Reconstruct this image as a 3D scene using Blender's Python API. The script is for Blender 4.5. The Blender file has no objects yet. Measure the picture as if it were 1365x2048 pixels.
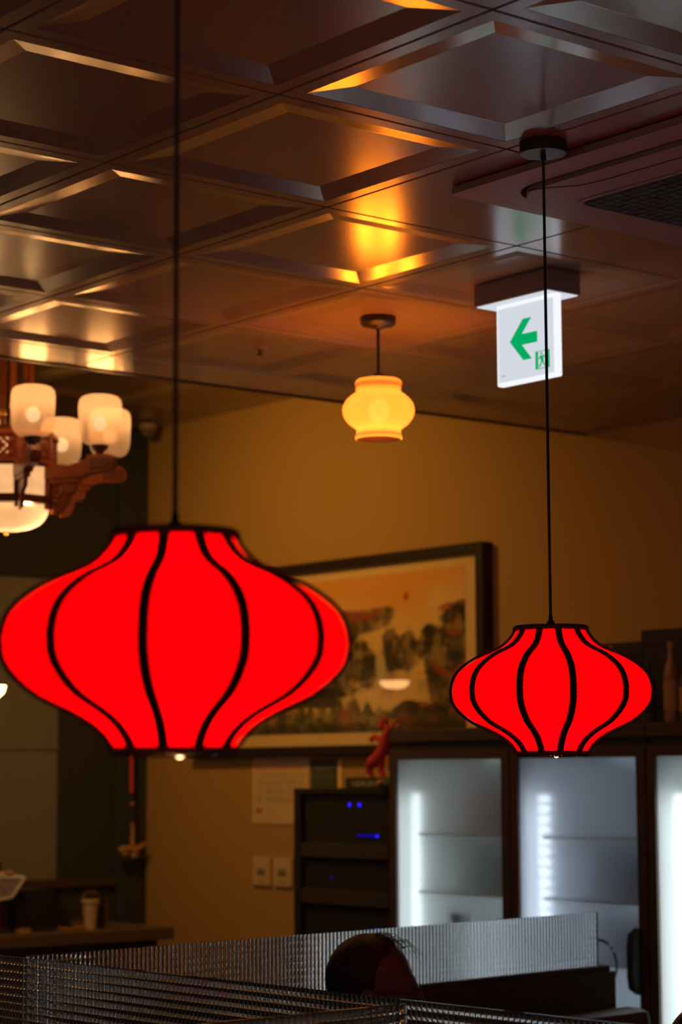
import bpy, bmesh, math, random
import numpy as np
from mathutils import Vector, Matrix

random.seed(7)
rng = np.random.default_rng(7)
scene = bpy.context.scene
COL = scene.collection

# ------------------------------------------------------------------ camera
EYE = Vector((0.0, 0.0, 1.75))
PITCH, YAW, ROLL = 0.119516, -0.682811, -0.0045708
FPX = 4415.03
cam_data = bpy.data.cameras.new("camera")
cam_data.sensor_fit = 'VERTICAL'
cam_data.sensor_height = 36.0
cam_data.sensor_width = 36.0 * 1365 / 2048
cam_data.lens = FPX * 36.0 / 2048
cam_data.clip_start = 0.05
cam_data.dof.use_dof = True
cam_data.dof.focus_distance = 4.40
cam_data.dof.aperture_fstop = 4.4
cam = bpy.data.objects.new("camera", cam_data)
COL.objects.link(cam)
def _cam_dir(u, w):
    cr, sr = math.cos(ROLL), math.sin(ROLL)
    x, y, z = cr * u + sr * w, 1.0, -(-sr * u + cr * w)
    return x, y, z
def _to_world(x, y, z):
    c, s = math.cos(PITCH), math.sin(PITCH)
    y, z = c * y - s * z, s * y + c * z
    cy, sy = math.cos(YAW), math.sin(YAW)
    return Vector((cy * x - sy * y, sy * x + cy * y, z))
_f = _to_world(*_cam_dir(0, 0))
_r = _to_world(*_cam_dir(1, 0)) - _f
_u = _to_world(*_cam_dir(0, -1)) - _f
M = Matrix.Identity(4)
for i in range(3):
    M[i][0], M[i][1], M[i][2], M[i][3] = _r[i], _u[i], -_f[i], EYE[i]
cam.matrix_world = M
scene.camera = cam

# ------------------------------------------------------------------ world, exposure
world = bpy.data.worlds.new("room_ambient")
scene.world = world
world.use_nodes = True
bg = world.node_tree.nodes["Background"]
bg.inputs[0].default_value = (1.0, 0.92, 0.84, 1)
bg.inputs[1].default_value = 0.09
scene.view_settings.view_transform = 'Standard'
scene.view_settings.look = 'None'
scene.view_settings.exposure = 0.0
scene.view_settings.gamma = 1.0
scene.view_settings.use_curve_mapping = False
cy = scene.cycles
cy.use_denoising = True
cy.max_bounces = 9
cy.transmission_bounces = 10
cy.transparent_max_bounces = 16
cy.diffuse_bounces = 2
cy.glossy_bounces = 4
cy.sample_clamp_indirect = 3.0
cy.caustics_reflective = False

LAMP_YELLOW = 8.5      # watts of the yellow glass pendant
LAMP_SHADE = 1.15        # each small chandelier shade
LAMP_BOWL = 3.0
LAMP_SPOT = 66.0        # downlight washing the painting wall
LAMP_LANTERN = 3.4
LED_STRENGTH = 11.0

# ------------------------------------------------------------------ materials
MATS = {}
def new_mat(name):
    m = bpy.data.materials.new(name)
    m.use_nodes = True
    MATS[name] = m
    nt = m.node_tree
    for n in list(nt.nodes):
        if n.type != 'OUTPUT_MATERIAL':
            nt.nodes.remove(n)
    return m, nt, [n for n in nt.nodes if n.type == 'OUTPUT_MATERIAL'][0]

def pm(name, col, rough=0.5, metal=0.0, spec=0.5, var=0.12, scale=14.0, bump=0.0, bscale=60.0, stretch=(1, 1, 1), coat=0.0):
    m, nt, out = new_mat(name)
    b = nt.nodes.new('ShaderNodeBsdfPrincipled')
    tc = nt.nodes.new('ShaderNodeTexCoord')
    mp = nt.nodes.new('ShaderNodeMapping')
    mp.inputs['Scale'].default_value = stretch
    nz = nt.nodes.new('ShaderNodeTexNoise')
    nz.inputs['Scale'].default_value = scale
    nz.inputs['Detail'].default_value = 4
    mx = nt.nodes.new('ShaderNodeMix'); mx.data_type = 'RGBA'
    mx.inputs[6].default_value = tuple(c * (1 - var) for c in col) + (1,)
    mx.inputs[7].default_value = tuple(min(1, c * (1 + var)) for c in col) + (1,)
    nt.links.new(tc.outputs['Object'], mp.inputs[0])
    nt.links.new(mp.outputs[0], nz.inputs['Vector'])
    nt.links.new(nz.outputs[0], mx.inputs[0])
    nt.links.new(mx.outputs[2], b.inputs['Base Color'])
    b.inputs['Roughness'].default_value = rough
    b.inputs['Metallic'].default_value = metal
    b.inputs['Specular IOR Level'].default_value = spec
    b.inputs['Coat Weight'].default_value = coat
    if bump > 0:
        nb = nt.nodes.new('ShaderNodeTexNoise'); nb.inputs['Scale'].default_value = bscale
        bp = nt.nodes.new('ShaderNodeBump'); bp.inputs['Strength'].default_value = bump
        bp.inputs['Distance'].default_value = 0.002
        nt.links.new(mp.outputs[0], nb.inputs['Vector'])
        nt.links.new(nb.outputs[0], bp.inputs['Height'])
        nt.links.new(bp.outputs[0], b.inputs['Normal'])
    nt.links.new(b.outputs[0], out.inputs[0])
    return m

def emit(name, col, strength, var=0.0, scale=10):
    m, nt, out = new_mat(name)
    e = nt.nodes.new('ShaderNodeEmission')
    e.inputs[1].default_value = strength
    e.inputs[0].default_value = tuple(col) + (1,)
    if var:
        tc = nt.nodes.new('ShaderNodeTexCoord')
        nz = nt.nodes.new('ShaderNodeTexNoise'); nz.inputs['Scale'].default_value = scale
        mx = nt.nodes.new('ShaderNodeMix'); mx.data_type = 'RGBA'
        mx.inputs[6].default_value = tuple(c * (1 - var) for c in col) + (1,)
        mx.inputs[7].default_value = tuple(c * (1 + var) for c in col) + (1,)
        nt.links.new(tc.outputs['Object'], nz.inputs['Vector'])
        nt.links.new(nz.outputs[0], mx.inputs[0]); nt.links.new(mx.outputs[2], e.inputs[0])
    nt.links.new(e.outputs[0], out.inputs[0])
    return m

def shade_glass(name, col, clear, amount, var=0.2, scale=18):
    """thin lamp glass: lets most light of the bulb through, scatters a little of it"""
    m, nt, out = new_mat(name)
    tr = nt.nodes.new('ShaderNodeBsdfTransparent'); tr.inputs[0].default_value = tuple(clear) + (1,)
    tl = nt.nodes.new('ShaderNodeBsdfTranslucent')
    tc = nt.nodes.new('ShaderNodeTexCoord')
    nz = nt.nodes.new('ShaderNodeTexNoise'); nz.inputs['Scale'].default_value = scale; nz.inputs['Detail'].default_value = 5
    mx = nt.nodes.new('ShaderNodeMix'); mx.data_type = 'RGBA'
    mx.inputs[6].default_value = tuple(c * (1 - var) for c in col) + (1,)
    mx.inputs[7].default_value = tuple(min(1, c * (1 + var)) for c in col) + (1,)
    nt.links.new(tc.outputs['Object'], nz.inputs['Vector'])
    nt.links.new(nz.outputs[0], mx.inputs[0]); nt.links.new(mx.outputs[2], tl.inputs[0])
    ms = nt.nodes.new('ShaderNodeMixShader'); ms.inputs[0].default_value = amount
    nt.links.new(tr.outputs[0], ms.inputs[1]); nt.links.new(tl.outputs[0], ms.inputs[2])
    nt.links.new(ms.outputs[0], out.inputs[0])
    return m

def glass(name, col=(1, 1, 1), rough=0.0, ior=1.45):
    m, nt, out = new_mat(name)
    g = nt.nodes.new('ShaderNodeBsdfGlass')
    g.inputs['Color'].default_value = tuple(col) + (1,)
    g.inputs['Roughness'].default_value = rough
    g.inputs['IOR'].default_value = ior
    nt.links.new(g.outputs[0], out.inputs[0])
    return m

def picture_glass(name):
    m, nt, out = new_mat(name)
    tr = nt.nodes.new('ShaderNodeBsdfTransparent')
    gl = nt.nodes.new('ShaderNodeBsdfGlossy'); gl.inputs['Roughness'].default_value = 0.0
    lw = nt.nodes.new('ShaderNodeLayerWeight'); lw.inputs['Blend'].default_value = 0.5
    pw = nt.nodes.new('ShaderNodeMath'); pw.operation = 'POWER'; pw.inputs[1].default_value = 5.0
    ma = nt.nodes.new('ShaderNodeMath'); ma.operation = 'MULTIPLY_ADD'; ma.inputs[1].default_value = 0.96; ma.inputs[2].default_value = 0.04
    ms = nt.nodes.new('ShaderNodeMixShader')
    nt.links.new(lw.outputs['Facing'], pw.inputs[0]); nt.links.new(pw.outputs[0], ma.inputs[0])
    nt.links.new(ma.outputs[0], ms.inputs[0])
    nt.links.new(tr.outputs[0], ms.inputs[1]); nt.links.new(gl.outputs[0], ms.inputs[2])
    nt.links.new(ms.outputs[0], out.inputs[0])
    return m

def attr_mat(name, rough=0.7, spec=0.2):
    m, nt, out = new_mat(name)
    b = nt.nodes.new('ShaderNodeBsdfPrincipled')
    a = nt.nodes.new('ShaderNodeAttribute'); a.attribute_name = 'paint'
    nt.links.new(a.outputs['Color'], b.inputs['Base Color'])
    b.inputs['Roughness'].default_value = rough
    b.inputs['Specular IOR Level'].default_value = spec
    nt.links.new(b.outputs[0], out.inputs[0])
    return m

def cloth_lantern(name):
    m, nt, out = new_mat(name)
    tl = nt.nodes.new('ShaderNodeBsdfTranslucent')
    df = nt.nodes.new('ShaderNodeBsdfDiffuse')
    tc = nt.nodes.new('ShaderNodeTexCoord')
    wv = nt.nodes.new('ShaderNodeTexNoise'); wv.inputs['Scale'].default_value = 260
    mx = nt.nodes.new('ShaderNodeMix'); mx.data_type = 'RGBA'
    mx.inputs[6].default_value = (0.90, 0.0, 0.0035, 1)
    mx.inputs[7].default_value = (1.0, 0.0, 0.0045, 1)
    nt.links.new(tc.outputs['Object'], wv.inputs['Vector'])
    nt.links.new(wv.outputs[0], mx.inputs[0])
    nt.links.new(mx.outputs[2], tl.inputs[0])
    df.inputs[0].default_value = (0.5, 0.002, 0.004, 1)
    ms = nt.nodes.new('ShaderNodeMixShader'); ms.inputs[0].default_value = 0.15
    nt.links.new(tl.outputs[0], ms.inputs[1]); nt.links.new(df.outputs[0], ms.inputs[2])
    nt.links.new(ms.outputs[0], out.inputs[0])
    return m

pm('ceiling_laminate', (0.46, 0.32, 0.22), rough=0.20, spec=1.0, var=0.07, scale=3, stretch=(1, 7, 1), bump=0.04, bscale=30)
pm('ceiling_gap', (0.03, 0.022, 0.018), rough=0.9)
pm('wall_plaster', (0.45, 0.27, 0.10), rough=0.85, spec=0.2, var=0.04, scale=2, bump=0.05, bscale=220)
pm('wall_panel_dark', (0.055, 0.058, 0.062), rough=0.7, spec=0.15, var=0.1, scale=6, stretch=(8, 8, 1))
pm('wood_dark', (0.085, 0.055, 0.042), rough=0.5, spec=0.25, var=0.2, scale=6, stretch=(10, 10, 1))
pm('rack_edge', (0.04, 0.027, 0.022), rough=0.6)
pm('wood_frame', (0.028, 0.018, 0.018), rough=0.4, spec=0.35, var=0.2, scale=8)
pm('wood_fridge', (0.07, 0.044, 0.033), rough=0.5, spec=0.3, var=0.15, scale=9, stretch=(6, 6, 1))
pm('floor_tile', (0.16, 0.12, 0.09), rough=0.5)
pm('black_metal', (0.03, 0.029, 0.028), rough=0.45, spec=0.5, var=0.1)
pm('black_cord', (0.045, 0.043, 0.042), rough=0.7, spec=0.25)
pm('black_braid', (0.035, 0.035, 0.036), rough=0.95, spec=0.1, bump=0.5, bscale=900)
pm('black_plastic', (0.025, 0.024, 0.024), rough=0.55, spec=0.2)
pm('grey_panel', (0.27, 0.26, 0.24), rough=0.6, spec=0.1, var=0.05, scale=1.5)
pm('ac_plastic', (0.46, 0.33, 0.27), rough=0.5, spec=0.3, var=0.03)
pm('grille_plastic', (0.12, 0.09, 0.075), rough=0.6)
pm('sign_housing', (0.36, 0.30, 0.27), rough=0.5, var=0.03)
pm('paper_cream', (0.90, 0.64, 0.31), rough=0.8, spec=0.1, var=0.04, scale=4)
pm('paper_white', (0.78, 0.70, 0.60), rough=0.8, spec=0.1, var=0.04)
pm('ink_dark', (0.12, 0.09, 0.07), rough=0.8, spec=0.1)
pm('ink_red', (0.45, 0.05, 0.03), rough=0.8, spec=0.1)
pm('notice_green', (0.07, 0.085, 0.06), rough=0.6)
pm('switch_plastic', (0.62, 0.47, 0.30), rough=0.45, var=0.03)
pm('dark_brown', (0.18, 0.14, 0.10), rough=0.7)  # dark brown of the middle rocker, certificate text and camera dome
pm('brass', (0.55, 0.33, 0.10), rough=0.3, metal=1.0, var=0.1)
pm('brass_dark', (0.16, 0.10, 0.05), rough=0.45, metal=0.6)
pm('chandelier_wood', (0.26, 0.062, 0.018), rough=0.35, spec=0.5, var=0.3, scale=20, stretch=(1, 1, 4))
pm('chandelier_wood_dark', (0.14, 0.04, 0.018), rough=0.4, spec=0.4, var=0.3, scale=20)
pm('ornament_red', (0.62, 0.05, 0.03), rough=0.55, var=0.25, scale=30)
pm('ornament_orange', (0.75, 0.26, 0.03), rough=0.6, var=0.2, scale=30)
pm('ornament_green', (0.05, 0.10, 0.06), rough=0.6)
pm('ornament_tan', (0.48, 0.27, 0.10), rough=0.7, var=0.35, scale=60)
pm('cord_red', (0.85, 0.06, 0.07), rough=0.7)
pm('counter_top', (0.13, 0.088, 0.06), rough=0.45, spec=0.3)
pm('counter_wood', (0.085, 0.05, 0.045), rough=0.55, spec=0.2, var=0.2, stretch=(8, 8, 1))
pm('cup_cream', (0.62, 0.46, 0.28), rough=0.5)
pm('fabric_purple', (0.30, 0.24, 0.28), rough=0.8)
pm('box_red', (0.30, 0.05, 0.035), rough=0.6)
pm('fridge_white', (0.62, 0.64, 0.66), rough=0.5, var=0.04)
pm('fridge_shelf', (0.55, 0.58, 0.60), rough=0.4)
pm('bottle_green', (0.28, 0.42, 0.36), rough=0.2)
pm('bottle_brown', (0.34, 0.17, 0.12), rough=0.2)
pm('carton_red', (0.55, 0.20, 0.15), rough=0.5)
pm('carton_blue', (0.34, 0.38, 0.58), rough=0.5)
pm('bottle_amber', (0.30, 0.15, 0.05), rough=0.25, spec=0.6, var=0.3, scale=20)
pm('bottle_label', (0.42, 0.26, 0.10), rough=0.6, var=0.25, scale=40)
pm('bottle_dark', (0.06, 0.052, 0.048), rough=0.4)
pm('carton_dark', (0.035, 0.033, 0.032), rough=0.7)
pm('skin', (0.11, 0.065, 0.05), rough=0.5, var=0.1)
pm('hair', (0.012, 0.0095, 0.009), rough=0.6, spec=0.4, var=0.3, scale=90, bump=0.4, bscale=300)
pm('jacket', (0.05, 0.045, 0.045), rough=0.85)
pm('seat_leather', (0.085, 0.04, 0.033), rough=0.5, spec=0.3)
pm('sign_green', (0.0, 0.36, 0.09), rough=0.5)
pm('steel', (0.5, 0.45, 0.38), rough=0.35, metal=1.0)
attr_mat('painted_scroll')
picture_glass('picture_glass')
glass('reeded_glass', (0.97, 0.98, 0.98), 0.0, 1.46)
def frosted(name):
    m, nt, out = new_mat(name)
    g = nt.nodes.new('ShaderNodeBsdfGlass'); g.inputs['Roughness'].default_value = 0.38; g.inputs['IOR'].default_value = 1.35
    g.inputs['Color'].default_value = (0.93, 0.96, 0.97, 1)
    tl = nt.nodes.new('ShaderNodeBsdfTranslucent'); tl.inputs[0].default_value = (0.85, 0.88, 0.90, 1)
    tr = nt.nodes.new('ShaderNodeBsdfTransparent')
    m1 = nt.nodes.new('ShaderNodeMixShader'); m1.inputs[0].default_value = 0.40
    nt.links.new(g.outputs[0], m1.inputs[1]); nt.links.new(tl.outputs[0], m1.inputs[2])
    nt.links.new(m1.outputs[0], out.inputs[0])
    return m
frosted('frosted_glass')
glass('cup_plastic', (0.95, 0.9, 0.85), 0.1, 1.2)
cloth_lantern('lantern_cloth')
shade_glass('lamp_glass_yellow', (1.0, 0.45, 0.33), (1.0, 0.52, 0.20), 0.30, var=0.12, scale=30)
shade_glass('lamp_glass_white', (1.0, 0.80, 0.68), (1.0, 0.85, 0.70), 0.30, var=0.06, scale=9)
emit('chandelier_panel_lit', (1.0, 0.50, 0.20), 0.95, var=0.25, scale=25)
emit('sign_lit', (0.80, 0.84, 0.93), 0.82)
emit('sign_edge_lit', (0.92, 0.95, 1.0), 1.0)
emit('sign_lip_lit', (0.90, 0.93, 1.0), 0.75)
emit('sign_green_lit', (0.0, 0.42, 0.12), 0.95)
emit('led_white', (0.90, 1.0, 0.97), LED_STRENGTH)
emit('led_bluish', (0.78, 0.87, 1.0), LED_STRENGTH)
emit('led_white_soft', (0.92, 1.0, 0.96), 3.0)  # glow of the fill panels added inside the white-lit fridges
emit('led_bluish_soft', (0.74, 0.85, 1.0), 3.6)  # the same added fill, bluish, for the middle fridge
emit('led_blue', (0.02, 0.01, 1.0), 2.2)
emit('led_blue_dim', (0.02, 0.01, 1.0), 0.35)
emit('bulb_lit', (1.0, 0.66, 0.30), 6.0)

# ------------------------------------------------------------------ mesh building
class MB:
    def __init__(self):
        self.v, self.f = [], []
    def add(self, vs, fs):
        o = len(self.v)
        self.v.extend([tuple(p) for p in vs])
        self.f.extend([tuple(i + o for i in f) for f in fs])
        return self
    def box(self, x0, x1, y0, y1, z0, z1):
        x0, x1 = sorted((x0, x1)); y0, y1 = sorted((y0, y1)); z0, z1 = sorted((z0, z1))
        vs = [(x0, y0, z0), (x1, y0, z0), (x1, y1, z0), (x0, y1, z0), (x0, y0, z1), (x1, y0, z1), (x1, y1, z1), (x0, y1, z1)]
        return self.add(vs, [(0, 3, 2, 1), (4, 5, 6, 7), (0, 1, 5, 4), (1, 2, 6, 5), (2, 3, 7, 6), (3, 0, 4, 7)])
    def bar(self, p0, p1, w, h, up=(0, 0, 1)):
        p0, p1 = Vector(p0), Vector(p1)
        d = (p1 - p0).normalized(); u = Vector(up)
        s = d.cross(u)
        if s.length < 1e-5: s = d.cross(Vector((1, 0, 0)))
        s.normalize(); u = s.cross(d).normalized()
        vs = []
        for p in (p0, p1):
            for a, b in ((-1, -1), (1, -1), (1, 1), (-1, 1)):
                vs.append(p + s * a * w / 2 + u * b * h / 2)
        return self.add(vs, [(0, 1, 2, 3), (7, 6, 5, 4), (0, 4, 5, 1), (1, 5, 6, 2), (2, 6, 7, 3), (3, 7, 4, 0)])
    def lathe(self, prof, c=(0, 0, 0), n=32, cap0=False, cap1=False):
        vs, fs = [], []
        m = len(prof)
        for i in range(n):
            a = 2 * math.pi * i / n
            for r, z in prof:
                vs.append((c[0] + r * math.cos(a), c[1] + r * math.sin(a), c[2] + z))
        for i in range(n):
            j = (i + 1) % n
            for k in range(m - 1):
                fs.append((i * m + k, j * m + k, j * m + k + 1, i * m + k + 1))
        if cap0: fs.append(tuple(i * m for i in reversed(range(n))))
        if cap1: fs.append(tuple(i * m + m - 1 for i in range(n)))
        return self.add(vs, fs)
    def cyl(self, c, r, z0, z1, n=24):
        return self.lathe([(r, z0), (r, z1)], (c[0], c[1], 0), n, True, True)
    def tube(self, pts, r, n=8, cap=True):
        pts = [Vector(p) for p in pts]
        rs = r if isinstance(r, (list, tuple)) else [r] * len(pts)
        vs, fs = [], []
        ref = None
        for i, p in enumerate(pts):
            d = (pts[min(i + 1, len(pts) - 1)] - pts[max(i - 1, 0)]).normalized()
            if ref is None:
                ref = d.orthogonal().normalized()
            ref = (ref - d * ref.dot(d))
            if ref.length < 1e-6: ref = d.orthogonal()
            ref.normalize()
            b = d.cross(ref)
            for k in range(n):
                a = 2 * math.pi * k / n
                vs.append(p + (ref * math.cos(a) + b * math.sin(a)) * rs[i])
        for i in range(len(pts) - 1):
            for k in range(n):
                l = (k + 1) % n
                fs.append((i * n + k, i * n + l, (i + 1) * n + l, (i + 1) * n + k))
        if cap:
            fs.append(tuple(reversed(range(n))))
            fs.append(tuple((len(pts) - 1) * n + k for k in range(n)))
        return self.add(vs, fs)
    def sphere(self, c, r, nu=16, nv=10):
        rx, ry, rz = (r, r, r) if not isinstance(r, (tuple, list)) else r
        vs = [(c[0], c[1], c[2] - rz)]
        for j in range(1, nv):
            t = -math.pi / 2 + math.pi * j / nv
            for i in range(nu):
                a = 2 * math.pi * i / nu
                vs.append((c[0] + rx * math.cos(t) * math.cos(a), c[1] + ry * math.cos(t) * math.sin(a), c[2] + rz * math.sin(t)))
        vs.append((c[0], c[1], c[2] + rz))
        fs = []
        for i in range(nu):
            fs.append((0, 1 + (i + 1) % nu, 1 + i))
        for j in range(nv - 2):
            for i in range(nu):
                k = (i + 1) % nu
                fs.append((1 + j * nu + i, 1 + j * nu + k, 1 + (j + 1) * nu + k, 1 + (j + 1) * nu + i))
        last = len(vs) - 1
        for i in range(nu):
            fs.append((1 + (nv - 2) * nu + i, 1 + (nv - 2) * nu + (i + 1) % nu, last))
        return self.add(vs, fs)
    def prism(self, poly, fn, d0, d1):
        """poly: 2D outline; fn(a, b, d) -> 3D point; extruded from d0 to d1"""
        n = len(poly)
        vs = [fn(a, b, d0) for a, b in poly] + [fn(a, b, d1) for a, b in poly]
        fs = [tuple(reversed(range(n))), tuple(range(n, 2 * n))]
        for i in range(n):
            j = (i + 1) % n
            fs.append((i, j, n + j, n + i))
        return self.add(vs, fs)
    def build(self, name, mat, parent=None, smooth=False, rel=False, bevel=0.0, loc=None, sharp=40):
        off = Vector(parent.location) if (rel and parent is not None) else (Vector(loc) if loc else Vector((0, 0, 0)))
        me = bpy.data.meshes.new(name)
        me.from_pydata([tuple(Vector(p) - off) for p in self.v], [], self.f)
        bm = bmesh.new(); bm.from_mesh(me)
        bmesh.ops.recalc_face_normals(bm, faces=bm.faces)
        if bevel > 0:
            bmesh.ops.remove_doubles(bm, verts=bm.verts, dist=1e-6)
            bmesh.ops.bevel(bm, geom=list(bm.edges), offset=bevel, segments=2, affect='EDGES', profile=0.5)
        bm.to_mesh(me); bm.free()
        me.materials.append(MATS[mat])
        if smooth:
            for p in me.polygons: p.use_smooth = True
            me.set_sharp_from_angle(angle=math.radians(sharp))
        o = bpy.data.objects.new(name, me)
        COL.objects.link(o)
        if parent is not None: o.parent = parent
        if loc: o.location = loc
        return o

def tag(o, label=None, cat=None, group=None, kind=None):
    if label: o['label'] = label
    if cat: o['category'] = cat
    if group: o['group'] = group
    if kind: o['kind'] = kind
    return o
def empty(name, loc, label=None, cat=None, group=None, kind=None, rz=0.0):
    o = bpy.data.objects.new(name, None)
    o.empty_display_size = 0.05
    COL.objects.link(o); o.location = loc; o.rotation_euler = (0, 0, rz)
    return tag(o, label, cat, group, kind)
def copy_tree(o, parent=None):
    c = o.copy(); COL.objects.link(c)
    c.parent = parent
    for ch in list(o.children):
        copy_tree(ch, c)
    return c
def point_light(name, loc, watts, color, parent=None, radius=0.02):
    l = bpy.data.lights.new(name, 'POINT')
    l.energy = watts; l.color = color; l.shadow_soft_size = radius
    o = bpy.data.objects.new(name, l); COL.objects.link(o)
    o.location = loc
    if parent is not None: o.parent = parent
    return o

def rrect(w, h, r, n=6):
    pts = []
    for cx, cy_, a0 in ((w / 2 - r, h / 2 - r, 0), (-w / 2 + r, h / 2 - r, 90), (-w / 2 + r, -h / 2 + r, 180), (w / 2 - r, -h / 2 + r, 270)):
        for i in range(n + 1):
            a = math.radians(a0 + 90 * i / n)
            pts.append((cx + r * math.cos(a), cy_ + r * math.sin(a)))
    return pts

# ------------------------------------------------------------------ setting
CEIL = 3.048
STEP_Y = 5.88
HIGH = 3.44
WALL_X = 6.0
WALL_Y = 8.95
MB().box(-3, 6.2, -3, 14.5, -0.1, 0).build('floor', 'floor_tile').__setitem__('kind', 'structure')
MB().box(WALL_X, WALL_X + 0.15, -1, 9.1, 0, HIGH + 0.15).build('wall_back', 'wall_plaster').__setitem__('kind', 'structure')

wl = MB().box(-3.0, 6.0, WALL_Y, WALL_Y + 0.15, 0, HIGH + 0.15).build('wall_left', 'wall_panel_dark')
wl['kind'] = 'structure'
# dark wooden posts and rails on the left wall, around a dull grey pane
MB().box(5.54, 5.995, WALL_Y - 0.05, WALL_Y, 0, HIGH - 0.01).build('wall_post', 'wall_panel_dark', wl, bevel=0.004)
MB().box(5.84, 5.998, WALL_Y - 0.09, WALL_Y - 0.05, 0, HIGH - 0.01).build('wall_post', 'wall_panel_dark', wl, bevel=0.004)
MB().box(2.0, 5.54, WALL_Y - 0.05, WALL_Y, 2.695, HIGH - 0.01).build('header_panel', 'wall_panel_dark', wl, bevel=0.004)
MB().box(2.0, 5.84, WALL_Y - 0.075, WALL_Y, 1.245, 1.285).build('sill_rail', 'wood_dark', wl, bevel=0.004)
MB().box(2.0, 5.84, WALL_Y - 0.03, WALL_Y, 0.0, 1.245).build('dado_panel', 'counter_wood', wl)
win = MB().box(4.2, 5.54, WALL_Y - 0.02, WALL_Y, 1.285, 2.695).build('window_1', 'grey_panel'); win['kind'] = 'structure'
MB().box(4.2, 5.54, WALL_Y - 0.028, WALL_Y - 0.02, 1.885, 1.905).build('pane_bar', 'grey_panel', win)
MB().box(5.46, 5.475, WALL_Y - 0.028, WALL_Y - 0.02, 1.90, 2.695).build('pane_bar', 'grey_panel', win)

# --- coffered ceiling: backing slab and one object per tile
ceil = MB().box(-3, WALL_X, -1.5, STEP_Y, CEIL + 0.022, CEIL + 0.06).build('ceiling', 'ceiling_gap'); ceil['kind'] = 'structure'
GX, GY, TS = 1.29744, 2.6552, 0.6
def tile_mesh(flat=False, x0=0.0, x1=TS, y0=0.0, y1=TS):
    g = 0.0022
    mb = MB()
    X0, X1, Y0, Y1 = x0 + g, x1 - g, y0 + g, y1 - g
    def ring(i, z): return [(X0 + i, Y0 + i, z), (X1 - i, Y0 + i, z), (X1 - i, Y1 - i, z), (X0 + i, Y1 - i, z)]
    rings = [ring(0, 0.022), ring(0, 0.0022), ring(0.0022, 0.0)]
    if not flat:
        rings += [ring(0.035, 0.0), ring(0.0362, 0.0006), ring(0.100, 0.0102), ring(0.102, 0.0104)]
    vs = [p for r in rings for p in r]
    fs = []
    for k in range(len(rings) - 1):
        for i in range(4):
            j = (i + 1) % 4
            fs.append((k * 4 + i, k * 4 + j, (k + 1) * 4 + j, (k + 1) * 4 + i))
    b = (len(rings) - 1) * 4
    fs.append((b, b + 1, b + 2, b + 3))
    mb.add(vs, fs)
    return mb
def place_tile(proto, x, y, z, parent):
    o = proto.copy(); COL.objects.link(o); o.location = (x, y, z); o.parent = parent
    return o
proto = tile_mesh().build('ceiling_tile', 'ceiling_laminate', ceil, loc=None)
flat = tile_mesh(flat=True).build('ceiling_tile', 'ceiling_laminate', ceil)
first = True
ROW0, ROW1 = -4, 5
for a in range(ROW0, ROW1):
    for b in range(-4, 7):
        x, y = GX + b * TS, GY + a * TS
        is_flat = (a in (0, 1) and b in (3, 4)) 
        p = flat if is_flat else proto
        if first and not is_flat:
            proto.location = (x, y, CEIL); first = False; continue
        if a == 0 and b == 3:
            flat.location = (x, y, CEIL); continue
        place_tile(p, x, y, CEIL, ceil)
# narrow last row along the step and last column along the wall
ye = STEP_Y - (GY + 5 * TS)
narrow = tile_mesh(flat=True, y1=ye).build('ceiling_tile', 'ceiling_laminate', ceil)
narrow.location = (GX - 4 * TS, GY + 5 * TS, CEIL)
for b in range(-3, 7):
    place_tile(narrow, GX + b * TS, GY + 5 * TS, CEIL, ceil)
wx = WALL_X - (GX + 7 * TS)
slim = tile_mesh(flat=True, x1=wx).build('ceiling_tile', 'ceiling_laminate', ceil)
slim.location = (GX + 7 * TS, GY + ROW0 * TS, CEIL)
for a in range(ROW0 + 1, ROW1):
    place_tile(slim, GX + 7 * TS, GY + a * TS, CEIL, ceil)
tile_mesh(flat=True, x1=wx, y1=ye).build('ceiling_tile', 'ceiling_laminate', ceil).location = (GX + 7 * TS, GY + 5 * TS, CEIL)
tr = MB().box(-3, WALL_X, STEP_Y, STEP_Y + 0.02, CEIL - 0.004, HIGH).build('trim_1', 'wood_dark'); tr['kind'] = 'structure'

# --- raised ceiling beyond the step
hc = MB().box(1.0, WALL_X, STEP_Y + 0.02, WALL_Y + 0.1, HIGH + 0.022, HIGH + 0.06).build('ceiling', 'ceiling_gap'); hc['kind'] = 'structure'
for a in range(6, 11):
    for b in range(1, 8):
        x, y = GX + b * TS, GY + a * TS - 0.375
        if y + 0.01 > WALL_Y or x > WALL_X: continue
        if x + TS > WALL_X or y + TS > WALL_Y:
            t = tile_mesh(False if min(WALL_X - x, WALL_Y - y) > 0.3 else True, x1=min(TS, WALL_X - x), y1=min(TS, WALL_Y - y)).build('ceiling_tile', 'ceiling_laminate', hc)
            t.location = (x, y, HIGH)
        else:
            place_tile(proto, x, y, HIGH, hc)

# downlight in the raised ceiling that washes the painting wall
dl = empty('ceiling_downlight', (4.30, 7.40, HIGH), 'small round downlight in the raised ceiling in front of the painting wall', 'downlight')
MB().lathe([(0.050, 0.016), (0.050, -0.006), (0.040, -0.006), (0.038, 0.016)], (0, 0, 0), 24).build('trim_ring', 'black_metal', dl, smooth=True)
sp = bpy.data.lights.new('downlight_beam', 'SPOT')
sp.energy = LAMP_SPOT; sp.color = (1.0, 0.50, 0.075); sp.spot_size = math.radians(125); sp.spot_blend = 1.0; sp.shadow_soft_size = 0.04
spo = bpy.data.objects.new('downlight_beam', sp); COL.objects.link(spo); spo.parent = dl
spo.location = (0, 0, -0.03)
spo.rotation_euler = Vector((1.5, 0.15, -1.0)).to_track_quat('-Z', 'Y').to_euler()

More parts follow.
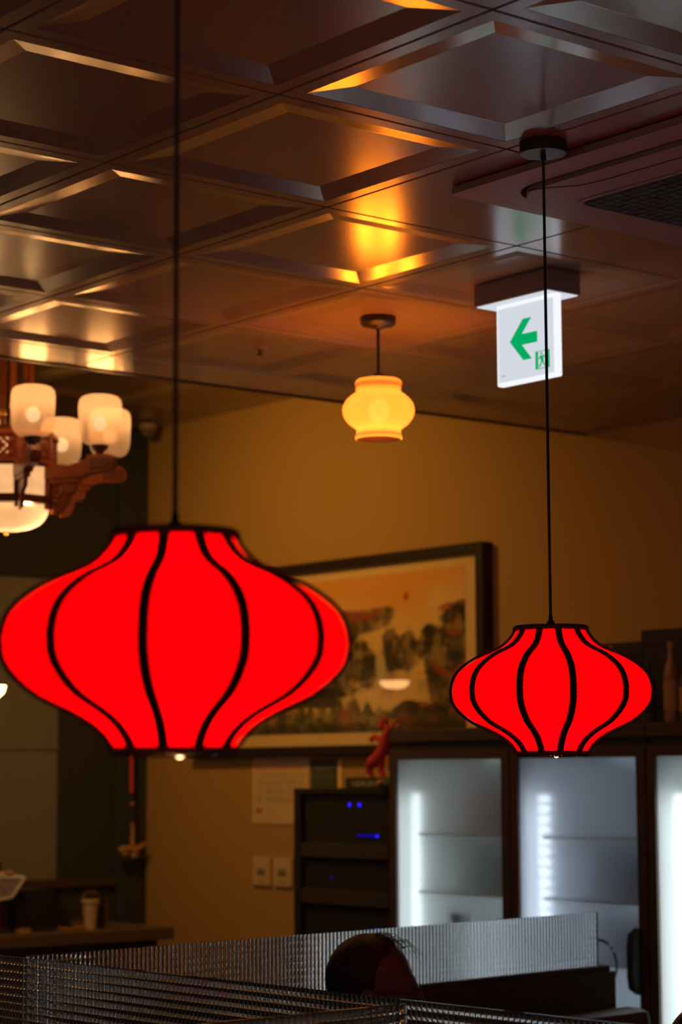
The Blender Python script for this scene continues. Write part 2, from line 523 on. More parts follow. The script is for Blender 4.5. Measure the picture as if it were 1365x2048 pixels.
# ------------------------------------------------------------------ red silk lanterns
# outline of the shade: radius, height, measured from the widest level
_pf = [(158, 186), (185, 190), (208, 204), (230, 222), (250, 243), (270, 272), (290, 318), (310, 370), (330, 410), (350, 443), (375, 477), (400, 502), (425, 518),
       (450, 528), (490, 536), (540, 531), (570, 515), (600, 488), (625, 459), (650, 422), (670, 380), (690, 332), (710, 292), (730, 258), (750, 233), (770, 212), (805, 188), (825, 184)]
LK = 0.20 / 536
LPROF = [(r * LK, (490 - y) * LK * 1.02) for y, r in _pf]
def prof_at(t):
    k = t * (len(LPROF) - 1); i = min(int(k), len(LPROF) - 2); u = k - i
    (r0, z0), (r1, z1) = LPROF[i], LPROF[i + 1]
    return r0 + (r1 - r0) * u, z0 + (z1 - z0) * u
def red_lantern(loc, rib_angles, label, cord_top, canopy):
    root = empty('pendant_lantern', loc, label, 'lantern', 'red silk pendant lanterns')
    ztop, zbot = LPROF[0][1], LPROF[-1][1]
    # cloth: one gore between each pair of ribs, drawn a little tighter than a full circle
    n = 11
    angs = sorted(a % 360 for a in rib_angles)
    for gi in range(n):
        a0 = angs[gi]; a1 = angs[(gi + 1) % n]
        if a1 <= a0: a1 += 360
        vs, fs = [], []
        seg = 8; rows = 44
        for i in range(seg + 1):
            t = i / seg
            a = math.radians(a0 + (a1 - a0) * t)
            dip = 1 - 0.012 * math.sin(math.pi * t)
            for k in range(rows + 1):
                r, z = prof_at(k / rows)
                vs.append((r * dip * math.cos(a), r * dip * math.sin(a), z))
        for i in range(seg):
            for k in range(rows):
                fs.append((i * (rows + 1) + k, (i + 1) * (rows + 1) + k, (i + 1) * (rows + 1) + k + 1, i * (rows + 1) + k + 1))
        MB().add(vs, fs).build('cloth_panel', 'lantern_cloth', root, smooth=True)
    # black crocheted braid on every rib, with a fine scalloped edge
    for a in angs:
        a = math.radians(a)
        ca, sa = math.cos(a), math.sin(a)
        vs, fs = [], []
        N = 150
        for k in range(N + 1):
            r, z = prof_at(k / N)
            r1, z1 = prof_at(min(1, k / N + 0.004)); r0, z0 = prof_at(max(0, k / N - 0.004))
            nr, nz = (z0 - z1), (r1 - r0)
            L = math.hypot(nr, nz) or 1
            nr, nz = nr / L, nz / L
            w = 0.0066 + (0.0008 if k % 2 else -0.0004)
            for s, h in ((-1, 0.0016), (-0.75, 0.0062), (0.75, 0.0062), (1, 0.0016)):
                R, Z = r + nr * h, z + nz * h
                vs.append((R * ca - s * w * sa, R * sa + s * w * ca, Z))
        for k in range(N):
            for q in range(3):
                fs.append((k * 4 + q, k * 4 + q + 1, k * 4 + q + 5, k * 4 + q + 4))
        MB().add(vs, fs).build('rib_braid', 'black_braid', root, smooth=True)
    for zc, rr, nm in ((ztop - 0.002, LPROF[0][0] + 0.001, 'top_trim'), (zbot + 0.002, LPROF[-1][0] + 0.001, 'bottom_trim')):
        vs, fs = [], []
        n = 120; m = 10
        for i in range(n):
            a = 2 * math.pi * i / n
            wob = 0.0006 * (1 if i % 2 else -1)
            for k in range(m):
                b = 2 * math.pi * k / m
                R = rr + 0.0032 * math.cos(b) + wob * 0.5; Z = zc + (0.0052 + wob) * math.sin(b)
                vs.append((R * math.cos(a), R * math.sin(a), Z))
        for i in range(n):
            for k in range(m):
                fs.append((i * m + k, ((i + 1) % n) * m + k, ((i + 1) % n) * m + (k + 1) % m, i * m + (k + 1) % m))
        MB().add(vs, fs).build(nm, 'black_braid', root, smooth=True)
    MB().lathe([(0.0001, ztop + 0.001), (LPROF[0][0], ztop - 0.001)], n=32).build('top_cap', 'black_plastic', root, smooth=True)
    MB().lathe([(0.0001, ztop + 0.024), (0.0042, ztop + 0.024), (0.0046, ztop + 0.014), (0.0075, ztop + 0.012), (0.0085, ztop), (0.0001, ztop)], n=20).build('cord_grip', 'black_plastic', root, smooth=True)
    # lamp holder and bulb, just seen through the open bottom
    MB().lathe([(0.0001, ztop), (0.016, ztop), (0.018, ztop - 0.05), (0.0001, ztop - 0.05)], n=20).build('lamp_holder', 'black_plastic', root, smooth=True)
    MB().lathe([(0.012, ztop - 0.05), (0.016, ztop - 0.068), (0.028, ztop - 0.09), (0.032, ztop - 0.11), (0.026, ztop - 0.13), (0.014, ztop - 0.14), (0.0001, ztop - 0.143)], n=20).build('bulb', 'bulb_lit', root, smooth=True)
    MB().sphere((0.004, -0.006, zbot - 0.0015), 0.0052, 12, 8).build('bulb_glint', 'bulb_lit', root, smooth=True)  # small glowing bead added below the rim for the bulb's glint
    MB().lathe([(0.047, zbot - 0.0045), (0.049, zbot - 0.0025), (0.047, zbot - 0.0005), (0.045, zbot - 0.0025), (0.047, zbot - 0.0045)], n=32).build('bottom_ring', 'brass', root, smooth=True)
    ring = MB()
    for k in range(3):
        a = math.radians(20 + 120 * k)
        ring.tube([(0.0, 0.0, zbot + 0.004), (LPROF[-1][0] * math.cos(a), LPROF[-1][0] * math.sin(a), zbot + 0.002)], 0.0012, 6)
    ring.lathe([(0.030, zbot + 0.003), (0.032, zbot + 0.005), (0.030, zbot + 0.007), (0.028, zbot + 0.005), (0.030, zbot + 0.003)], n=24)
    ring.build('bottom_spider', 'brass', root, smooth=True)
    MB().tube([(0, 0, ztop + 0.02), (0, 0, cord_top - loc[2])], 0.0030, 8).build('cord', 'black_cord', root, smooth=True)
    for k in range(4):
        a = math.radians(45 + 90 * k)
        point_light('lantern_glow', (0.06 * math.cos(a), 0.06 * math.sin(a), -0.005), LAMP_LANTERN / 4, (1.0, 0.55, 0.25), root, 0.02)
    z0 = cord_top - loc[2]
    MB().lathe([(0.0001, z0), (0.048, z0), (0.0488, z0 - 0.002), (0.0488, z0 - 0.024), (0.047, z0 - 0.026), (0.006, z0 - 0.026), (0.006, z0 - 0.04), (0.0001, z0 - 0.04)], n=40).build('ceiling_canopy', 'black_metal', root, smooth=True)
    return root

def facing(x, y):  # angle of the direction from a thing towards the camera
    return math.degrees(math.atan2(-y, -x))
def ribs(x, y, front):
    f0 = facing(x, y)
    a = [f0 + t for t in front]            # positive = to the camera's right (counter-clockwise seen from above)
    gap = (360 - (front[-1] - front[0])) / 8
    return a + [a[-1] + gap * k for k in range(1, 8)]
red_lantern((3.12, 3.17, 1.920), ribs(3.12, 3.17, [-49.8, -17.7, 11.9, 45.0]),
            'smaller-looking sharp red lantern with black ribs hanging in front of the fridges', CEIL, True)
red_lantern((1.459, 2.10, 1.906), ribs(1.459, 2.10, [-41.5, -9.7, 22.2, 52.8]),
            'large blurred red lantern with black ribs in the left foreground', CEIL + 0.0102, True)

# ------------------------------------------------------------------ yellow glass ceiling pendant
YX, YY = 4.008, 4.756
yl = empty('ceiling_pendant_lamp', (YX, YY, 2.708), 'glowing yellow glass pendant lamp on a short black rod', 'lamp')
YK = 1 / 4791
emit('pendant_bulb_lit', (1.0, 0.55, 0.30), 0.55, var=0.3, scale=60)
yp = [(1030, 30), (1036, 200), (1048, 285), (1070, 312), (1095, 322), (1118, 322), (1135, 314), (1150, 309), (1220, 309), (1232, 325), (1260, 368), (1300, 417), (1340, 450), (1385, 478), (1440, 493), (1480, 493),
      (1530, 484), (1580, 462), (1640, 412), (1680, 362), (1705, 322), (1718, 303), (1785, 302), (1800, 308), (1812, 318), (1835, 322), (1852, 316), (1856, 302)]
MB().lathe([(r * YK, (1840 - y) * 0.000213) for y, r in yp], n=48).build('glass_shade', 'lamp_glass_yellow', yl, smooth=True, sharp=60)
ztop = (1840 - 1030) * 0.000213
MB().lathe([(0.0001, ztop + 0.017), (0.008, ztop + 0.017), (0.014, ztop + 0.013), (0.022, ztop + 0.007), (0.028, ztop + 0.0005), (0.0001, ztop + 0.0005)], n=28).build('shade_holder', 'black_metal', yl, smooth=True)
zc = CEIL + 0.0104 - 2.708
MB().cyl((0, 0), 0.0048, ztop + 0.01, zc - 0.02, 12).build('rod', 'black_metal', yl, smooth=True)
MB().lathe([(0.0001, zc), (0.048, zc), (0.0515, zc - 0.005), (0.0515, zc - 0.018), (0.046, zc - 0.024), (0.018, zc - 0.030), (0.014, zc - 0.034), (0.0001, zc - 0.034)], n=36).build('ceiling_canopy', 'black_metal', yl, smooth=True)
MB().sphere((-0.018, -0.012, zc - 0.030), 0.006, 10, 6).build('canopy_screw', 'black_metal', yl, smooth=True)
MB().sphere((0, 0, 0.078), (.030, .030, .034), 16, 10).build('bulb', 'pendant_bulb_lit', yl, smooth=True)
point_light('pendant_bulb', (0, 0, 0.07), LAMP_YELLOW, (1.0, 0.42, 0.045), yl, 0.065)

# ------------------------------------------------------------------ exit sign
SX = 3.985
ex = empty('exit_sign', (SX, 4.129, CEIL + 0.0102), 'lit white exit sign with a green left arrow hanging from the ceiling', 'sign')
ZB = CEIL + 0.0102
MB().box(3.945, 4.065, 4.282, 3.999, 2.999, ZB).build('housing', 'sign_housing', ex, rel=True, bevel=0.003)
MB().box(3.951, 4.059, 4.276, 4.005, 2.9965, 2.9992).build('lower_lip', 'sign_lip_lit', ex, rel=True)
MB().box(3.978, 4.002, 4.230, 4.007, 2.778, 2.998).build('lit_panel', 'sign_edge_lit', ex, rel=True, bevel=0.004)
FX = 3.9775
fpan = MB().box(FX, FX + 0.001, 4.222, 4.014, 2.787, 2.985).build('sign_face', 'sign_lit', ex, rel=True)
# the same marks are printed on both faces; sx mirrors them on the far one
def sgn(px, py):   # photo-like coordinates on the face: 0..1 right, 0..1 up
    return (4.230 - px * 0.223, 2.778 + py * 0.217)
arrow = [(0.245, 0.525), (0.40, 0.765), (0.545, 0.755), (0.42, 0.60), (0.685, 0.60), (0.685, 0.46), (0.42, 0.46), (0.545, 0.28), (0.40, 0.29)]
arrow = [(0.235, 0.52), (0.46, 0.775), (0.605, 0.775), (0.44, 0.590), (0.70, 0.590), (0.70, 0.455), (0.44, 0.455), (0.605, 0.265), (0.46, 0.265)]
def flatprint(name, polys, mat, dx, x0=FX - 0.0006):
    mb = MB()
    for poly in polys:
        mb.prism([sgn(*p) for p in poly], lambda a, b, d: (d, a, b), x0, x0 + 0.0005)
    return mb.build(name, mat, ex, rel=True)
flatprint('arrow_mark', [arrow], 'sign_green_lit', 0)
def rect(x0, y0, x1, y1): return [(x0, y0), (x1, y0), (x1, y1), (x0, y1)]
flatprint('pictogram_square', [rect(0.665, 0.115, 0.900, 0.335)], 'sign_green_lit', 0)
flatprint('pictogram_door', [rect(0.715, 0.125, 0.850, 0.325)], 'sign_lit', 0, FX - 0.0012)
run = [rect(0.755, 0.285, 0.785, 0.312), [(0.745, 0.275), (0.80, 0.275), (0.81, 0.20), (0.765, 0.20)], [(0.80, 0.27), (0.83, 0.235), (0.84, 0.245), (0.81, 0.285)],
       [(0.745, 0.275), (0.72, 0.235), (0.73, 0.225), (0.757, 0.255)], [(0.765, 0.205), (0.79, 0.205), (0.745, 0.135), (0.72, 0.14)], [(0.785, 0.21), (0.81, 0.205), (0.825, 0.165), (0.845, 0.15), (0.835, 0.14), (0.805, 0.155)]]
flatprint('running_figure', run, 'sign_green_lit', 0, FX - 0.0018)
flatprint('small_print', [rect(0.085 + 0.018 * k, 0.112, 0.098 + 0.018 * k, 0.120) for k in range(4)], 'sign_green', 0)

# ------------------------------------------------------------------ ceiling air conditioner
AX0, AY1, AS = 3.197, 3.548, 0.95
acx, acy = AX0 + AS / 2, AY1 - AS / 2
ac = empty('air_conditioner', (acx, acy, CEIL), 'beige ceiling cassette air conditioner with a dark lattice grille', 'air conditioner')
def flat_ring(name, o, i, z0, z1, mat, parent):
    """plate between two outlines with the same number of points"""
    n = len(o)
    vs = [(x, y, z1) for x, y in o] + [(x, y, z0) for x, y in o] + [(x, y, z0) for x, y in i] + [(x, y, z1) for x, y in i]
    fs = []
    for k in range(n):
        j = (k + 1) % n
        for q in range(4):
            p = (q + 1) % 4
            fs.append((q * n + k, q * n + j, p * n + j, p * n + k))
    return MB().add(vs, fs).build(name, mat, parent, smooth=True, sharp=30)
s = AS
flat_ring('outer_frame', rrect(s, s, 0.02), rrect(s - 0.16, s - 0.16, 0.11), -0.020, -0.004, 'ac_plastic', ac)
MB().prism(rrect(s - 0.01, s - 0.01, 0.02), lambda a, b, d: (a, b, d), -0.004, 0.0).build('shadow_gap', 'black_plastic', ac)
flat_ring('air_slot', rrect(s - 0.16, s - 0.16, 0.11), rrect(s - 0.182, s - 0.182, 0.105), -0.006, -0.004, 'black_plastic', ac)
flat_ring('inner_panel', rrect(s - 0.182, s - 0.182, 0.105), rrect(s - 0.47, s - 0.29, 0.05), -0.029, -0.006, 'ac_plastic', ac)
for sx in (-1, 1):
    MB().tube([(sx * (s / 2 - 0.088), -s / 2 + 0.16, -0.0292), (sx * (s / 2 - 0.10), -s / 2 + 0.20, -0.0292), (sx * (s / 2 - 0.145), -s / 2 + 0.26, -0.0292), (sx * (s / 2 - 0.155), -s / 2 + 0.32, -0.0292),
               (sx * (s / 2 - 0.155), s / 2 - 0.32, -0.0292), (sx * (s / 2 - 0.145), s / 2 - 0.26, -0.0292), (sx * (s / 2 - 0.10), s / 2 - 0.20, -0.0292), (sx * (s / 2 - 0.088), s / 2 - 0.16, -0.0292)], 0.0012, 6).build('louvre_seam', 'black_plastic', ac)
flat_ring('grille_surround', rrect(s - 0.465, s - 0.285, 0.05), rrect(s - 0.488, s - 0.308, 0.04), -0.031, -0.006, 'ac_plastic', ac)
MB().prism(rrect(s - 0.475, s - 0.295, 0.045), lambda a, b, d: (a, b, d), -0.0285, -0.006).build('filter_back', 'black_plastic', ac)
gx, gy = s - 0.48, s - 0.30
def corner_cut(t, w, other):      # how far a bar reaches before the rounded corner
    d = max(0.0, abs(t) - (w / 2 - 0.045))
    return other / 2 - 0.003 - (0.045 - math.sqrt(max(0, 0.045 ** 2 - d * d)))
pit = 0.027
n = int(gx / pit)
for k in range(1, n):
    t = -gx / 2 + gx * k / n; e = corner_cut(t, gx, gy)
    MB().box(t - 0.0018, t + 0.0018, -e, e, -0.0305, -0.024).build('grille_bar', 'grille_plastic', ac)
n = int(gy / pit)
for k in range(1, n):
    t = -gy / 2 + gy * k / n; e = corner_cut(t, gy, gx)
    MB().box(-e, e, t - 0.0018, t + 0.0018, -0.0303, -0.0242).build('grille_bar', 'grille_plastic', ac)

# small sprinkler on the ceiling
spk = empty('ceiling_sprinkler', (4.01, 5.321, CEIL + 0.0104), 'small round sprinkler head on the brown ceiling', 'sprinkler')
MB().lathe([(0.0001, 0), (0.028, 0), (0.027, -0.003), (0.012, -0.006), (0.0001, -0.006)], n=24).build('rose', 'ac_plastic', spk, smooth=True)
MB().lathe([(0.0001, -0.006), (0.007, -0.006), (0.006, -0.018), (0.010, -0.022), (0.010, -0.024), (0.0001, -0.024)], n=16).build('nozzle', 'brass_dark', spk, smooth=True)

# ------------------------------------------------------------------ carved chandelier
CX, CY = 3.788, 6.447
ch = empty('chandelier', (CX, CY, 2.56), 'carved wooden chandelier with eight white glass shades and a lit bowl', 'chandelier')
Z0 = 2.56
tcv = Vector((-CX, -CY, 0)).normalized()
rgv = Vector((-tcv.y, tcv.x, 0))   # camera's right as seen from the lamp
def cdir(deg):
    a = math.radians(deg)
    return tcv * math.cos(a) + rgv * math.sin(a)
PH = 13.0
OR_ = 0.165
def octa(r, z): return [tuple(cdir(PH + 45 * k) * r + Vector((0, 0, z - Z0))) for k in range(8)]
def octa_ring(name, r0, r1, z0, z1, mat, parent=ch):
    a, b, c, d = octa(r1, z0), octa(r1, z1), octa(r0, z1), octa(r0, z0)
    vs = a + b + c + d; fs = []
    for k in range(8):
        j = (k + 1) % 8
        for q in range(4):
            p = (q + 1) % 4
            fs.append((q * 8 + k, q * 8 + j, p * 8 + j, p * 8 + k))
    return MB().add(vs, fs).build(name, mat, parent)
octa_ring('base_rim', 0.10, OR_ + 0.012, 2.660, 2.676, 'chandelier_wood_dark')
octa_ring('middle_rim', 0.13, OR_ + 0.008, 2.795, 2.808, 'chandelier_wood')
octa_ring('crown_rim', 0.05, OR_ + 0.014, 2.886, 2.902, 'chandelier_wood')
MB().add(octa(OR_ - 0.01, 2.900) + octa(0.05, 2.935), [(k, (k + 1) % 8, 8 + (k + 1) % 8, 8 + k) for k in range(8)] + [tuple(range(8, 16))]).build('roof', 'chandelier_wood_dark', ch)
for k in range(8):
    c0 = cdir(PH + 45 * k); c1 = cdir(PH + 45 * (k + 1))
    p0, p1 = c0 * OR_, c1 * OR_
    nrm = (c0 + c1).normalized()
    zz = lambda z: Vector((0, 0, z - Z0))
    # corner post
    MB().bar(p0 + zz(2.672), p0 + zz(2.890), 0.014, 0.014, c0).build('corner_post', 'chandelier_wood', ch)
    # lit alabaster pane
    q0, q1 = p0.lerp(p1, 0.06) - nrm * 0.008, p0.lerp(p1, 0.94) - nrm * 0.008
    MB().add([q0 + zz(2.676), q1 + zz(2.676), q1 + zz(2.797), q0 + zz(2.797), q0 - nrm * .004 + zz(2.676), q1 - nrm * .004 + zz(2.676), q1 - nrm * .004 + zz(2.797), q0 - nrm * .004 + zz(2.797)],
             [(0, 1, 2, 3), (7, 6, 5, 4), (0, 4, 5, 1), (1, 5, 6, 2), (2, 6, 7, 3), (3, 7, 4, 0)]).build('lit_pane', 'chandelier_panel_lit', ch)
    # frame of the pane
    fr = MB()
    m0, m1 = p0.lerp(p1, 0.08), p0.lerp(p1, 0.92)
    fr.bar(m0 + zz(2.682), m1 + zz(2.682), 0.008, 0.012).bar(m0 + zz(2.791), m1 + zz(2.791), 0.008, 0.012)
    fr.bar(m0 + zz(2.68), m0 + zz(2.79), 0.008, 0.008, nrm).bar(m1 + zz(2.68), m1 + zz(2.79), 0.008, 0.008, nrm)
    fr.build('pane_frame', 'chandelier_wood_dark', ch)
    # fretwork band with a lit back
    MB().add([q0 + zz(2.808), q1 + zz(2.808), q1 + zz(2.888), q0 + zz(2.888), q0 - nrm * .004 + zz(2.808), q1 - nrm * .004 + zz(2.808), q1 - nrm * .004 + zz(2.888), q0 - nrm * .004 + zz(2.888)],
             [(0, 1, 2, 3), (7, 6, 5, 4), (0, 4, 5, 1), (1, 5, 6, 2), (2, 6, 7, 3), (3, 7, 4, 0)]).build('fret_backlight', 'chandelier_panel_lit', ch)
    ft = MB()
    for (u0, w0, u1, w1) in ((.04, .06, .96, .06), (.04, .94, .96, .94), (.2, 0, .2, 1), (.8, 0, .8, 1), (.2, .5, .5, .95), (.5, .95, .8, .5), (.8, .5, .5, .05), (.5, .05, .2, .5),
                             (.35, .5, .65, .5), (.5, .25, .5, .75), (.06, 0, .06, 1), (.94, 0, .94, 1), (.2, .5, 0, .9), (.2, .5, 0, .1), (.8, .5, 1, .9), (.8, .5, 1, .1)):
        wd = 0.017 if abs(u0 - u1) < 1e-6 or abs(w0 - w1) < 1e-6 else 0.012
        ft.bar(p0.lerp(p1, u0) + zz(2.808 + 0.08 * w0), p0.lerp(p1, u1) + zz(2.808 + 0.08 * w1), 0.008, wd, nrm.cross(Vector((0, 0, 1))) if u0 == u1 else (0, 0, 1))
    ft.build('fretwork', 'chandelier_wood', ch)
AR = 0.358
emit('chandelier_bulb', (1.0, 0.80, 0.48), 0.75)
def sc_pt(k, r, z, d):
    c = cdir(PH + 45 * k); t = Vector((-c.y, c.x, 0))
    return tuple(c * r + t * d + Vector((0, 0, z - Z0)))
def arm(k):
    fn = lambda a, b, d: sc_pt(k, a, b, d)
    beam = [(0.155, 2.742), (0.30, 2.742), (0.315, 2.752), (0.40, 2.758), (0.415, 2.770), (0.415, 2.796), (0.405, 2.806), (0.395, 2.816), (0.318, 2.816), (0.312, 2.800), (0.295, 2.796), (0.24, 2.786), (0.20, 2.790), (0.155, 2.800)]
    a = MB().prism(beam, fn, -0.017, 0.017).build('arm', 'chandelier_wood', ch, bevel=0.003)
    # raised panel on the end block and carved scrolls under the beam
    MB().prism([(0.33, 2.766), (0.40, 2.769), (0.404, 2.776), (0.404, 2.794), (0.395, 2.804), (0.33, 2.804)], fn, -0.020, 0.020).build('end_block_carving', 'chandelier_wood_dark', a, bevel=0.002)
    br = MB()
    br.prism([(0.155, 2.642), (0.172, 2.642), (0.172, 2.742), (0.155, 2.742)], fn, -0.012, 0.012)
    br.prism([(0.165, 2.728), (0.285, 2.728), (0.285, 2.742), (0.165, 2.742)], fn, -0.012, 0.012)
    br.build('bracket', 'chandelier_wood', a)
    def scroll(cr, cz, R, r, turns=1.6, a0=0.0):
        pts = []
        for i in range(26):
            t = i / 25; an = a0 + 2 * math.pi * turns * t; rr = R * (1 - 0.75 * t)
            pts.append(sc_pt(k, cr + rr * math.cos(an), cz + rr * math.sin(an), 0))
        return MB().tube(pts, r, 6)
    scroll(0.200, 2.700, 0.026, 0.0065).build('scroll', 'chandelier_wood', a, smooth=True)
    scroll(0.250, 2.705, 0.020, 0.0055, 1.5, 2.0).build('scroll', 'chandelier_wood', a, smooth=True)
    scroll(0.195, 2.655, 0.018, 0.0055, 1.4, 4.0).build('scroll', 'chandelier_wood', a, smooth=True)
    drop = [(0.215, 2.742), (0.275, 2.735), (0.27, 2.70), (0.235, 2.685), (0.23, 2.655), (0.215, 2.635), (0.185, 2.630), (0.20, 2.66), (0.222, 2.69)]
    MB().prism(drop, fn, -0.007, 0.007).build('carved_drop', 'chandelier_wood', a, bevel=0.001)
    # shade: brass cup, glass, bulb light
    pc = Vector(sc_pt(k, AR, 2.816, 0))
    MB().lathe([(0.0001, 0), (0.012, 0), (0.014, 0.008), (0.026, 0.018), (0.030, 0.032), (0.0001, 0.033)], tuple(pc), 20).build('brass_cup', 'brass_dark', ch, smooth=True)
    sh = [(0.0001, 0.030), (0.030, 0.031), (0.048, 0.036), (0.060, 0.046), (0.067, 0.062), (0.070, 0.085), (0.072, 0.14), (0.0725, 0.165), (0.069, 0.182), (0.061, 0.192), (0.048, 0.197), (0.025, 0.199), (0.0001, 0.199)]
    MB().lathe(sh, tuple(pc), 32).build('glass_shade', 'lamp_glass_white', ch, smooth=True, sharp=80)
    MB().sphere(tuple(pc + Vector((0, 0, 0.105))), (.024, .024, .026), 14, 10).build('bulb', 'chandelier_bulb', ch, smooth=True)
    point_light('shade_bulb', tuple(pc + Vector((0, 0, 0.152))), LAMP_SHADE, (1.0, 0.52, 0.18), ch, 0.045)
for k in range(8): arm(k)
bowl = [(0.0001, 2.578), (0.05, 2.580), (0.085, 2.587), (0.112, 2.600), (0.130, 2.618), (0.140, 2.640), (0.143, 2.660)]
MB().lathe([(r, z - Z0) for r, z in bowl], n=40).build('glass_bowl', 'lamp_glass_white', ch, smooth=True, sharp=80)
MB().lathe([(0.0001, 2.578 - Z0), (0.009, 2.576 - Z0), (0.006, 2.571 - Z0), (0.008, 2.566 - Z0), (0.004, 2.560 - Z0), (0.0001, 2.559 - Z0)], n=16).build('finial', 'brass', ch, smooth=True)
for t in (90, -90):
    point_light('bowl_bulb', tuple(cdir(t) * 0.065 + Vector((0, 0, 2.632 - Z0))), LAMP_BOWL / 2, (1.0, 0.62, 0.28), ch, 0.02)
for k in range(6):
    p = cdir(12 + 60 * k) * 0.08
    r = MB().tube([p + Vector((0, 0, 2.90 - Z0)), p + Vector((0, 0, HIGH - Z0 - 0.02))], 0.0105, 10).build('hanging_rod', 'chandelier_wood', ch, smooth=True)
    MB().lathe([(0.0115, 0.0), (0.0135, 0.006), (0.0115, 0.012), (0.0135, 0.018), (0.0115, 0.024)], tuple(p + Vector((0, 0, 2.985 - Z0 + 0.05 * (k % 3)))), 12).build('brass_collar', 'brass', r, smooth=True)
MB().lathe([(0.0001, HIGH + 0.0102 - Z0), (0.13, HIGH + 0.0102 - Z0), (0.13, HIGH - 0.01 - Z0), (0.11, HIGH - 0.025 - Z0), (0.0001, HIGH - 0.025 - Z0)], n=8).build('ceiling_plate', 'chandelier_wood_dark', ch)

# two further pendant bowls of the dining room: one at the left edge, one only seen mirrored in the picture glass
def bowl_pendant(x, y, z, label, top, k=1.0):
    r = empty('bowl_pendant_lamp', (x, y, z), label, 'lamp', 'small bowl pendant lamps')
    MB().lathe([(0.0001, 0.0), (0.05, 0.003), (0.085, 0.014), (0.108, 0.035), (0.115, 0.062), (0.108, 0.066), (0.0001, 0.066)], n=36).build('glass_bowl', 'pendant_bowl_lit', r, smooth=True)
    MB().lathe([(0.0001, 0.08), (0.02, 0.08), (0.12, 0.070), (0.12, 0.062), (0.0001, 0.064)], n=36).build('rim', 'brass_dark', r, smooth=True)
    MB().cyl((0, 0), 0.005, 0.078, top - z, 10).build('stem', 'brass_dark', r)
    if k != 1.0:
        for o_ in r.children[:2]: o_.scale = (k, k, k)
        r.children[0].location.z = r.children[1].location.z = 0.078 * (1 - k)
    return r
emit('pendant_bowl_lit', (1.0, 0.52, 0.20), 12.0)
bowl_pendant(4.30, 7.53, 2.045, 'small lit bowl pendant cut off by the left edge beside the large red lantern', HIGH + 0.0102)
bowl_pendant(4.43, 8.78, 2.18, 'small lit bowl pendant seen mirrored in the picture glass', HIGH + 0.0102, 0.68)

# ------------------------------------------------------------------ framed landscape scroll
def vnoise(u, v, fx, fy, seed):
    r = np.random.default_rng(seed)
    g = r.random((int(fy) + 3, int(fx) + 3))
    x, y = u * fx, v * fy
    xi, yi = np.floor(x).astype(int), np.floor(y).astype(int)
    xf, yf = x - xi, y - yi
    xf = xf * xf * (3 - 2 * xf); yf = yf * yf * (3 - 2 * yf)
    return (g[yi, xi] * (1 - xf) + g[yi, xi + 1] * xf) * (1 - yf) + (g[yi + 1, xi] * (1 - xf) + g[yi + 1, xi + 1] * xf) * yf
def fbm(u, v, fx, fy, seed, oct_=4):
    t, a, s = 0, 0.5, 0
    for i in range(oct_):
        t = t + a * vnoise(u, v, fx * 2 ** i, fy * 2 ** i, seed + i); s += a; a *= 0.55
    return t / s
def sstep(a, b, x):
    t = np.clip((x - a) / (b - a), 0, 1); return t * t * (3 - 2 * t)
def painted(name, parent, x, y_left, y_right, z0, z1, nx, ny, fn, thick=0.002):
    """a flat printed sheet facing -x; fn(u, v) -> rgb, u from left to right, v upwards"""
    u, v = np.meshgrid(np.linspace(0, 1, nx + 1), np.linspace(0, 1, ny + 1))
    rgb = np.clip(fn(u, v), 0.003, 0.95)
    Y = y_left + (y_right - y_left) * u; Z = z0 + (z1 - z0) * v
    off = parent.location
    vs = np.stack([np.full_like(Y, x - off[0]), Y - off[1], Z - off[2]], -1).reshape(-1, 3)
    idx = np.arange((nx + 1) * (ny + 1)).reshape(ny + 1, nx + 1)
    fs = np.stack([idx[:-1, :-1], idx[:-1, 1:], idx[1:, 1:], idx[1:, :-1]], -1).reshape(-1, 4)
    me = bpy.data.meshes.new(name)
    me.from_pydata(vs.tolist(), [], fs.tolist())
    at = me.color_attributes.new('paint', 'FLOAT_COLOR', 'POINT')
    at.data.foreach_set('color', np.concatenate([rgb.reshape(-1, 3), np.ones((len(vs), 1))], 1).astype(np.float32).ravel())
    me.materials.append(MATS['painted_scroll'])
    o = bpy.data.objects.new(name, me); COL.objects.link(o); o.parent = parent
    return o
FY0, FY1, FZ0, FZ1 = 8.446, 6.418, 1.842, 2.680
pic = empty('framed_painting', (5.995, (FY0 + FY1) / 2, FZ0), 'wide framed mountain landscape painting on the yellow wall', 'painting')
XF = 5.94
for nm, (a, b, c, d) in dict(l=(FY0, FY0 - 0.045, FZ0, FZ1), r=(FY1 + 0.045, FY1, FZ0, FZ1), t=(FY0 - 0.045, FY1 + 0.045, FZ1 - 0.042, FZ1), b=(FY0 - 0.045, FY1 + 0.045, FZ0, FZ0 + 0.042)).items():
    MB().box(XF, 5.998, a, b, c, d).build('frame_rail', 'wood_frame', pic, rel=True, bevel=0.006)
MB().box(5.985, 5.996, FY0 - 0.04, FY1 + 0.04, FZ0 + 0.04, FZ1 - 0.04).build('backing', 'paper_cream', pic, rel=True)
PY0, PY1, PZ0, PZ1 = FY0 - 0.125, FY1 + 0.135, FZ0 + 0.095, FZ1 - 0.085
MB().box(5.972, 5.984, FY0 - 0.04, FY1 + 0.04, FZ0 + 0.04, FZ1 - 0.04).build('mat_board', 'paper_cream', pic, rel=True)
